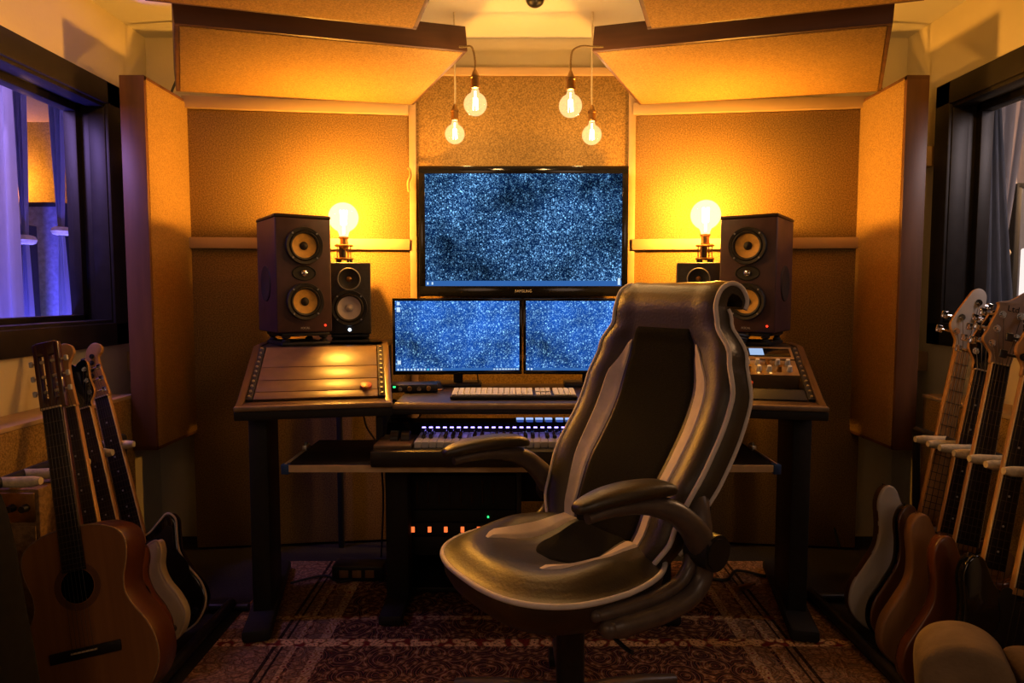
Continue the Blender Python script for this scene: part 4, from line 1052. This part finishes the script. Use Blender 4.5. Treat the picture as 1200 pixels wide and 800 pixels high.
for k, (a_, c_) in enumerate(units):
    u = MB().bx(-w/2+.02, w/2-.02, .006, .30, a_, c_, .002).build('rack_module', M_blkm, e)
    if k == 1:
        for px in (484, 503.5, 522.5, 542, 561):
            x = at(px, 620, 2.46).x-(pa.x+pb_.x)/2
            MB().bx(x-.009, x+.009, -.002, .008, zs_-.014, zs_+.014, .002).build('switch_surround', M_blk, u)
            MB().bx(x-.0065, x+.0065, -.004, 0, zs_-.0105, zs_+.0105, .001).build('amber_switch', M_amber, u)
    if k == 2:
        x = at(572, 606, 2.46).x-(pa.x+pb_.x)/2
        MB().cyl((x, .002, zs_+.045), (x, .008, zs_+.045), .0035, n=10).build('green_light', M_led_g, u)
        x = at(473, 610, 2.46).x-(pa.x+pb_.x)/2
        MB().bx(x-.016, x+.016, .002, .008, zs_+.036, zs_+.041).build('name_plate', M_grey, u)
    if k == 3:
        for q in range(9): MB().bx(-w/2+.06+q*.04, -w/2+.066+q*.04, .003, .008, a_+.02, c_-.02).build('fader_slot', M_blkg, u)
for s in (-1, 1): MB().lathe([(0, -.02), (.02, -.02), (.018, 0), (0, 0)], T(s*(w/2-.05), .06, .0085), 16).build('foot', M_rub, e)
# hanging cables below the desk
def cable(label, pts, r=.004, m=None, name='cable'):
    b = MB(); b.tube(cr(pts, 8), r, 8); return tag(b.build(name, m or M_cable), label, 'cable')
cable('thin black cable drooping under the bare desk bay against the lit wall', [(-.60, 2.70, .73), (-.59, 2.72, .60), (-.545, 2.74, .50), (-.53, 2.76, .30), (-.55, 2.80, .02)])
cable('black cable sagging sideways below the bare desk bay toward the piano keyboard', [(-.58, 2.72, .735), (-.53, 2.74, .64), (-.45, 2.76, .60), (-.38, 2.76, .62), (-.33, 2.75, .735)])
cable('two toned cable hanging straight behind the pull-out tray', [(-.52, 2.76, .735), (-.522, 2.77, .5), (-.52, 2.78, .25), (-.50, 2.79, .02)], .003, M_cord)
cable('black cable looping under the desktop above the glowing piano keys', [(.05, 2.66, .735), (.09, 2.66, .71), (.15, 2.65, .70), (.22, 2.66, .72), (.26, 2.67, .735)], .003)
cable('black cord running down from behind the starry monitor to the desk', [(-.14, 2.655, .86), (-.135, 2.66, .80), (-.13, 2.665, .775), (-.12, 2.68, .771)], .003)
cable('thick cable hanging on the wall below the tall panel beside the guitars', [(-1.36, 3.04, .58), (-1.33, 3.02, .42), (-1.36, 3.03, .25), (-1.32, 3.0, .012)], .006)
cable('thick cable hanging on the wall below the tall panel beside the basses', [(1.40, 2.98, .58), (1.42, 2.97, .42), (1.39, 2.97, .25), (1.44, 2.93, .012)], .006)
cable('dark cord poking out above the tall panel on the guitar side', [V((-1.43, 2.90, 1.930)), V((-1.42, 2.91, 1.96)), V((-1.39, 2.91, 2.02)), V((-1.34, 2.90, 2.06)), V((-1.33, 2.90, 2.249))], .005)
cable('dark cord poking out above the tall panel on the bass side', [V((1.555, 2.90, 1.930)), V((1.545, 2.91, 1.96)), V((1.515, 2.91, 2.02)), V((1.465, 2.90, 2.06)), V((1.455, 2.90, 2.249))], .005)
cable('tangled cable on the floor near the basses and the desk foot', [(.72, 2.62, .016), (.83, 2.58, .016), (.90, 2.66, .02), (1.0, 2.62, .016), (1.05, 2.70, .016), (1.15, 2.66, .016), (1.2, 2.75, .016)], .006)
cable('cable snaking over the rug under the bare desk bay', [(-.85, 2.55, .016), (-.74, 2.62, .016), (-.66, 2.56, .018), (-.58, 2.62, .016), (-.52, 2.70, .016)], .005)
# hook of wire on the wall by the television
b = MB(); b.tube(cr([at(479, 224, 3.01), at(478, 214, 2.985), at(481, 206, 2.98), at(480, 199, 3.0), at(478, 197, 3.015)], 6), .006, 8)
tag(b.build('wire_loop', M_cord), 'small loop of pale wire hanging on the batten next to the big television', 'wire')
# floor clutter
e = thing('power_adapter', 'black power box with orange sockets on the floor under the bare desk bay', 'power box', (-.60, 2.62, .0085))
MB().bx(-.10, .10, -.04, .04, 0, .06, .006).build('casing', M_blk, e)
for k in range(3): MB().bx(-.07+.05*k, -.035+.05*k, -.042, -.038, .015, .045, .002).build('socket', M_gnat, e)
for i, (x, y, lab) in enumerate(((.88, 2.50, 'small bronze plug lying on the floor near the desk foot'), (1.02, 2.56, 'small bronze plug lying farther from the desk foot toward the basses'))):
    e = thing('cable_plug', lab, 'plug', (x, y, .024), .5+i*.8)
    b = MB(); b.cyl((-.045, 0, 0), (.02, 0, 0), .011, n=14); b.build('barrel', M_brass, e)
    MB().cyl((.02, 0, 0), (.05, 0, 0), .0035, n=10).build('tip', M_chrome, e)
# ------------------------------------------------------------------ rug
def rug_mat():
    m = bpy.data.materials.new('persian_rug'); m.use_nodes = True; nt = m.node_tree; N = nt.nodes.new; Lk = nt.links.new; b = nt.nodes['Principled BSDF']
    b.inputs['Roughness'].default_value = .95; b.inputs['Specular IOR Level'].default_value = .1
    tc = N('ShaderNodeTexCoord')
    wn = N('ShaderNodeTexNoise'); wn.inputs['Scale'].default_value = 7; wn.inputs['Detail'].default_value = 3; Lk(tc.outputs['Object'], wn.inputs['Vector'])
    wmx = N('ShaderNodeMix'); wmx.data_type = 'RGBA'; wmx.blend_type = 'LINEAR_LIGHT'; wmx.inputs['Factor'].default_value = .035; Lk(tc.outputs['Object'], wmx.inputs['A']); Lk(wn.outputs['Color'], wmx.inputs['B'])
    def vor(sc, feat='F1'):
        v = N('ShaderNodeTexVoronoi'); v.voronoi_dimensions = '2D'; v.inputs['Scale'].default_value = sc; v.feature = feat; Lk(wmx.outputs['Result'], v.inputs['Vector']); return v
    def ramp(inp, st, const=True):
        r = N('ShaderNodeValToRGB'); r.color_ramp.interpolation = 'CONSTANT' if const else 'LINEAR'
        while len(r.color_ramp.elements) < len(st): r.color_ramp.elements.new(.5)
        for el, (p, c) in zip(r.color_ramp.elements, st): el.position = p; el.color = (*c, 1)
        Lk(inp, r.inputs[0]); return r
    NV, RU, BR, CR_, GD = (.016, .012, .02), (.27, .036, .022), (.07, .038, .022), (.66, .42, .22), (.42, .20, .065)
    v1 = vor(11); w1 = N('ShaderNodeMath'); w1.operation = 'PINGPONG'; w1.inputs[1].default_value = .16; Lk(v1.outputs['Distance'], w1.inputs[0])
    w2 = N('ShaderNodeMath'); w2.operation = 'MULTIPLY'; w2.inputs[1].default_value = 6.2; Lk(w1.outputs[0], w2.inputs[0])
    field = ramp(w2.outputs[0], [(0, CR_), (.12, RU), (.34, BR), (.46, GD), (.56, NV), (.80, RU), (.94, CR_)])
    v2 = vor(34); f2 = ramp(v2.outputs['Distance'], [(0, CR_), (.16, GD), (.30, BR), (.52, NV)])
    mx = N('ShaderNodeMix'); mx.data_type = 'RGBA'; mx.inputs['Factor'].default_value = .5; Lk(field.outputs[0], mx.inputs['A']); Lk(f2.outputs[0], mx.inputs['B'])
    bord = ramp(v2.outputs['Distance'], [(0, RU), (.14, CR_), (.40, GD), (.55, CR_)])
    # side border bands by distance from the rug middle
    sx = N('ShaderNodeSeparateXYZ'); Lk(tc.outputs['Object'], sx.inputs[0])
    ax = N('ShaderNodeMath'); ax.operation = 'ABSOLUTE'; Lk(sx.outputs[0], ax.inputs[0])
    bx_ = ramp(ax.outputs[0], [(0, (0,)*3), (.66, (1,)*3), (.69, (.3,)*3), (.735, (0,)*3), (.75, (1,)*3), (.765, (.35,)*3)])
    m2 = N('ShaderNodeMix'); m2.data_type = 'RGBA'; Lk(bx_.outputs[0], m2.inputs['Factor']); Lk(mx.outputs['Result'], m2.inputs['A']); Lk(bord.outputs[0], m2.inputs['B'])
    dk = ramp(ax.outputs[0], [(0, (1,)*3), (.79, (.12,)*3), (.80, (1,)*3), (.815, (.12,)*3), (.825, (1,)*3)])
    m3 = N('ShaderNodeMix'); m3.data_type = 'RGBA'; m3.blend_type = 'MULTIPLY'; m3.inputs['Factor'].default_value = 1; Lk(m2.outputs['Result'], m3.inputs['A']); Lk(dk.outputs[0], m3.inputs['B'])
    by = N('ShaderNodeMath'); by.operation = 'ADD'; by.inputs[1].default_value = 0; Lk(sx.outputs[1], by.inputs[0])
    bs_ = ramp(by.outputs[0], [(0, (0,)*3), (.452, (1,)*3), (.500, (0,)*3), (.63, (.6,)*3), (.66, (0,)*3)])  # nearer band paints a streak of floor light into the rug colour
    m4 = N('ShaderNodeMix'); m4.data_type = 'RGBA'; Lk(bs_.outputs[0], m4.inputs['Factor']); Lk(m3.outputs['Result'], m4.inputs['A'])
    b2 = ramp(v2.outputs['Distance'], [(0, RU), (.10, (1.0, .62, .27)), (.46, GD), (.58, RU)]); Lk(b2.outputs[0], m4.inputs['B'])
    fine = N('ShaderNodeTexNoise'); fine.inputs['Scale'].default_value = 130; Lk(tc.outputs['Object'], fine.inputs['Vector'])
    m5 = N('ShaderNodeMix'); m5.data_type = 'RGBA'; m5.blend_type = 'MULTIPLY'; m5.inputs['Factor'].default_value = .7; Lk(m4.outputs['Result'], m5.inputs['A']); 
    fr_ = ramp(fine.outputs['Fac'], [(.3, (.35,)*3), (.7, (1.3,)*3)], False); Lk(fr_.outputs[0], m5.inputs['B'])
    Lk(m5.outputs['Result'], b.inputs['Base Color'])
    bp = N('ShaderNodeBump'); bp.inputs['Strength'].default_value = .5; bp.inputs['Distance'].default_value = .004; Lk(fine.outputs['Fac'], bp.inputs['Height']); Lk(bp.outputs[0], b.inputs['Normal'])
    return m
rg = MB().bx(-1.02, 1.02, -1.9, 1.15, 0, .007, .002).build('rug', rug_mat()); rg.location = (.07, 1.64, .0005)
tag(rg, 'worn patterned oriental rug with pale borders and painted light stripe under the chair and desk', 'rug')
# ------------------------------------------------------------------ foreground seats and cases
M_suede = mat('tan_suede', (.27, .19, .11), .9, noise=.18, nscale=14, bump=.2, bscale=120)
M_suede_d = mat('brown_suede', (.16, .10, .055), .9, noise=.18, nscale=14, bump=.2, bscale=120)
e = thing('armchair', 'tan upholstered armchair with a rounded arm end below the basses', 'armchair', (1.06, 1.50, .008), .0)
sec = [(-.085, 0), (-.088, .16), (-.094, .24), (-.088, .285), (-.064, .318), (-.025, .336), (.015, .338), (.055, .322), (.082, .29), (.090, .24), (.086, .16), (.085, 0)]
b = MB(); b.prism(spl(sec, 4), -.10, .05, bev=.018, seg=4); b.bm.transform(T(-.03, 0, .012)); 
b.bm.transform(RZ(-.45)); b.build('arm', M_suede, e, 60)
b = MB(); b.bx(.05, .47, -.30, .02, .03, .318, .03, seg=4); b.build('seat_cushion', M_suede_d, e, 60)
b = MB(); b.bx(.04, .47, -.30, .03, .0, .05, .01); b.build('base', M_suede_d, e)
e = thing('hard_case', 'black instrument case with metal latches leaning beside the classical guitar', 'instrument case', (-1.17, 1.41, .0), math.radians(-10))
b = MB(); b.prism(spl([(-.16, .0), (-.17, .12), (-.155, .30), (-.10, .50), (-.06, .62), (-.02, .655), (.05, .64), (.085, .55), (.11, .40), (.135, .25), (.14, .10), (.12, 0)], 5), -.06, .06, bev=.02, seg=3); b.bm.transform(Matrix.Diagonal((1, 1, 1.1, 1))); b.build('shell', mat('case_black', (.006, .006, .006), .75, noise=.3, nscale=50, spec=.2), e, 60)
for z, x in ((.43, .088), (.37, .098), (.12, .118)):
    b = MB(); b.bx(x-.03, x, -.068, -.058, z-.010, z+.010, .003); b.tube(cr([(x-.026, -.066, z-.008), (x-.03, -.074, z), (x-.026, -.066, z+.008)], 4), .002, 6); b.build('latch', M_dmetal if z < .2 else M_steel, e)
MB().tube(cr([(-.03, -.06, .30), (-.04, -.085, .27), (-.04, -.085, .20), (-.03, -.06, .17)], 5), .009, 8).build('handle', M_blk, e)
M_wick = mat('woven_cane', (.30, .17, .06), .7, noise=.35, nscale=70, bump=.4, bscale=90)
e = thing('practice_amplifier', 'small brown woven cloth amplifier behind the black case and classical guitar', 'amplifier', (-1.355, 1.80, 0), .0)
MB().bx(-.085, .085, 0, .18, 0, .60, .008).build('cabinet', M_wick, e)
MB().bx(-.075, .075, -.006, .0, .03, .50, .003).build('grille_cloth', M_wick, e)
MB().bx(-.075, .075, -.006, .0, .51, .59, .002).build('control_panel', M_brass, e)
for k in range(4): MB().lathe([(0, .018), (.009, .018), (.011, 0), (0, 0)], T(-.055+.036*k, -.006, .55) @ FY, 14).build('knob', M_blk, e)
# ------------------------------------------------------------------ rooms beyond the windows
M_sheer = mat('pale_curtain', (.62, .58, .62), .85, noise=.08, nscale=6, stretch=(6, 6, .3))
M_navy = mat('navy_drape', (.05, .05, .10), .85, noise=.2, nscale=8, stretch=(6, 6, .3))
M_char = mat('charcoal_drape', (.15, .165, .21), .85, noise=.25, nscale=10, stretch=(5, 5, .3))
M_gobl = mat('gobo_felt', (.24, .24, .28), .8, noise=.25, nscale=40)
M_gobo = mat('gobo_black', (.020, .020, .026), .7, noise=.25, nscale=40)
def curtain(name, label, cx, cy, ang, z0, z1, wid, folds, m, tie=None, amp=.03, tm=None, group=None, ex=.8):
    """pleated hanging curtain; tie = (height, fraction of width left)"""
    e = thing(name, label, 'curtain', (cx, cy, z0), ang, group)
    rows = []; NZ, NX = 40, folds*8
    for i in range(NZ+1):
        f = i/NZ; z = (z1-z0)*f; k = 1.
        if tie:
            d = abs(f-tie[0])/(tie[0] if f <= tie[0] else 1-tie[0]); k = tie[1]+(1-tie[1])*min(1, d)**ex
        rows.append([V((wid*k*(j/NX-.5), amp*(.4+.6*k)*math.sin(2*PI*folds*j/NX+.4*math.sin(3*f)), z)) for j in range(NX+1)])
    b = MB(); b.grid(rows)
    fr_ = b.bm.faces[:]; r = bmesh.ops.solidify(b.bm, geom=fr_, thickness=.004)
    b.build('cloth', m, e, 80)
    if tie and tie[0] < .95:
        z = (z1-z0)*tie[0]; rr = wid*tie[1]*.5+.012
        MB().tube([V((rr*math.cos(a), (amp*.6+.012)*math.sin(a), z)) for a in [2*PI*q/24 for q in range(24)]], .022, 8, closed=True).build('tieback', tm or M_tan, e)
    return e
def gobo(label, x, y, rz, w, h, d=.10, m=None, nm='studio_screen'):
    e = thing(nm, label, 'studio screen', (x, y, 0), rz)
    b = MB(); b.bx(-w/2, w/2, 0, d, .05, h, .006); b.build('panel', m or M_gobo, e)
    f = MB(); f.bx(-w/2-.01, -w/2+.02, -.004, d+.004, .04, h+.004, .003); f.bx(w/2-.02, w/2+.01, -.004, d+.004, .04, h+.004, .003); f.bx(-w/2, w/2, -.004, d+.004, h-.02, h+.006, .003); f.build('edge_frame', M_blkm, e)
    for s in (-1, 1): MB().bx(s*(w/2-.06)-.02, s*(w/2-.06)+.02, -.10, d+.10, 0, .045, .005).build('foot', M_blkm, e)
    return e
# left: live room
panel_thing('acoustic_wall_panel', 'orange lit burlap panel on the far wall seen through the purple lit window', V((-3.95, 4.22, .3)), V((-2.52, 4.22, .3)), V((-3.95, 4.22, 2.215)), .05, True if (V((1,0,0)).cross(V((0,0,1)))).y > 0 else False, 'acoustic panel', M_fab, M_pine, .05)
e = thing('ceiling_cloud', 'dark ceiling panel in the purple lit room beyond the window', 'acoustic panel', (-3.1, 3.3, 2.12))
MB().bx(-.7, .75, -.7, .75, 0, .08, .005).build('frame', M_dwood, e); MB().bx(-.68, .73, -.68, .73, -.004, 0).build('fabric', M_fabc, e)
curtain('curtain', 'wide pale purple curtain at the near end of the window', -2.22, 2.86, 0, .5, 2.05, .34, 5, M_sheer)
curtain('curtain', 'slim pale curtain tied at mid height, glowing white below its tie', -2.29, 3.50, 0, .55, 2.2, .095, 3, M_sheer, (.54, .22))
curtain('curtain', 'slim purple curtain tied low in front of the dark studio screens', -2.275, 3.22, 0, .55, 2.2, .07, 3, M_sheer, (.50, .22))
curtain('curtain', 'dark navy curtain gathered just inside the purple lit window', -1.86, 3.04, -.2, .3, 2.2, .14, 3, M_navy, None, .025)
gobo('tall dark studio screen glowing blue in the purple lit room', -2.93, 4.02, .0, .62, 1.65, .1, M_gobl)
gobo('lower dark studio screen in front of the tall blue lit one', -2.87, 3.68, .0, .50, 1.49, .1, M_gobl)
# right: second live room
panel_thing('acoustic_wall_panel', 'tan burlap panel on the far wall seen through the window behind the basses', V((2.70, 4.22, .3)), V((4.05, 4.22, .3)), V((2.70, 4.22, 2.02)), .05, True if (V((1,0,0)).cross(V((0,0,1)))).y > 0 else False, 'acoustic panel', M_fab, M_pine, .05)
curtain('curtain', 'charcoal curtain hanging close to the window frame behind the basses', 1.955, 2.93, .1, .35, 2.1, .09, 2, M_char, None, .02)
curtain('curtain', 'broad charcoal curtain narrowing toward its top behind the bass headstocks', 2.06, 3.02, .05, .35, 2.1, .50, 6, M_char, (1.0, .16), .03, M_char, None, 1.1)
curtain('curtain', 'slim pinkish curtain with an orange tieback seen through the window behind the basses', 2.40, 3.40, 0, .55, 2.1, .22, 4, M_sheer, (.50, .24))
curtain('curtain', 'wide pale pink curtain on the far side of the room behind the basses', 2.88, 3.95, 0, .3, 2.1, .62, 8, M_sheer)
gobo('dark grey studio screen with a pale side in the room behind the basses', 2.90, 3.66, .05, .46, 1.70, .1, M_char)
e = thing('side_light', 'glowing pale panel light in the room behind the basses', 'lamp', (2.42, 3.10, 0), -.6)
MB().bx(-.015, .015, -.015, .015, 0, 1.0, .003).build('pole', M_blk, e); MB().bx(-.14, .14, -.03, .03, 0, .03, .005).build('base', M_blk, e)
MB().bx(-.10, .10, -.02, .02, .98, 1.33, .006).build('light_panel', emis('panel_white', (.9, .78, .70), 1.3), e)
# lamps of those rooms
def area(name, loc, tgt, size, power, col, shape='SQUARE'):
    li = bpy.data.lights.new(name, 'AREA'); li.energy = power; li.color = col; li.size = size
    lo = bpy.data.objects.new(name, li); COL.objects.link(lo); lo.location = loc
    lo.rotation_euler = (V(tgt)-V(loc)).to_track_quat('-Z', 'Y').to_euler(); return lo
def point(name, loc, power, col, r=.05):
    li = bpy.data.lights.new(name, 'POINT'); li.energy = power; li.color = col; li.shadow_soft_size = r
    lo = bpy.data.objects.new(name, li); COL.objects.link(lo); lo.location = loc; return lo
area('blue_stage_light', (-2.15, 2.75, .25), (-2.7, 3.9, 1.2), .25, 130, (.10, .09, 1.0))
area('violet_stage_light', (-2.0, 2.1, 1.95), (-2.35, 3.4, 1.3), .25, 16, (.50, .32, 1.0))
point('warm_room_bulb', (-3.02, 4.06, 1.80), 14, LAMP, .06)
point('warm_room_bulb', (3.2, 3.5, 1.85), 40, (1, .55, .25), .06)
area('soft_room_light', (2.3, 2.0, 1.95), (2.35, 3.3, 1.3), .3, 9, (1., .80, .78))
# unseen soft fill lamps added behind the camera to brighten the foreground
point('rear_fill', (-.85, -.35, 1.55), 7.5, (1, .60, .36), .35)
point('rear_fill', (1.0, -.35, 1.55), 7.5, (1, .66, .46), .35)
def spot(name, loc, tgt, power, col, deg=60, blend=.6, r=.03):
    li = bpy.data.lights.new(name, 'SPOT'); li.energy = power; li.color = col; li.spot_size = math.radians(deg); li.spot_blend = blend; li.shadow_soft_size = r
    lo = bpy.data.objects.new(name, li); COL.objects.link(lo); lo.location = loc
    lo.rotation_euler = (V(tgt)-V(loc)).to_track_quat('-Z', 'Y').to_euler(); return lo
spot('wall_fill_spot', (-1.12, 1.42, 2.06), (-1.62, 2.02, 2.16), 16, LAMP, 84, .7)  # unseen pair of spots added to brighten the upper side walls
spot('wall_fill_spot', (1.25, 1.42, 2.06), (1.75, 2.02, 2.16), 16, LAMP, 84, .7)
area('blue_white_uplight', (-2.20, 3.25, .35), (-2.29, 3.5, 1.0), .12, 5, (.40, .45, 1.0))
w = bpy.data.worlds.new('world'); SC.world = w; w.use_nodes = True
w.node_tree.nodes['Background'].inputs[0].default_value = (.0, .0, .0, 1)
SC.view_settings.view_transform = 'Standard'; SC.view_settings.look = 'None'; SC.view_settings.gamma = 1; SC.view_settings.use_curve_mapping = False
SC.view_settings.exposure = .12
SC.cycles.use_denoising = True; SC.cycles.max_bounces = 8; SC.cycles.diffuse_bounces = 1; SC.cycles.transparent_max_bounces = 16; SC.cycles.sample_clamp_indirect = 4; SC.cycles.caustics_reflective = False; SC.cycles.caustics_refractive = False
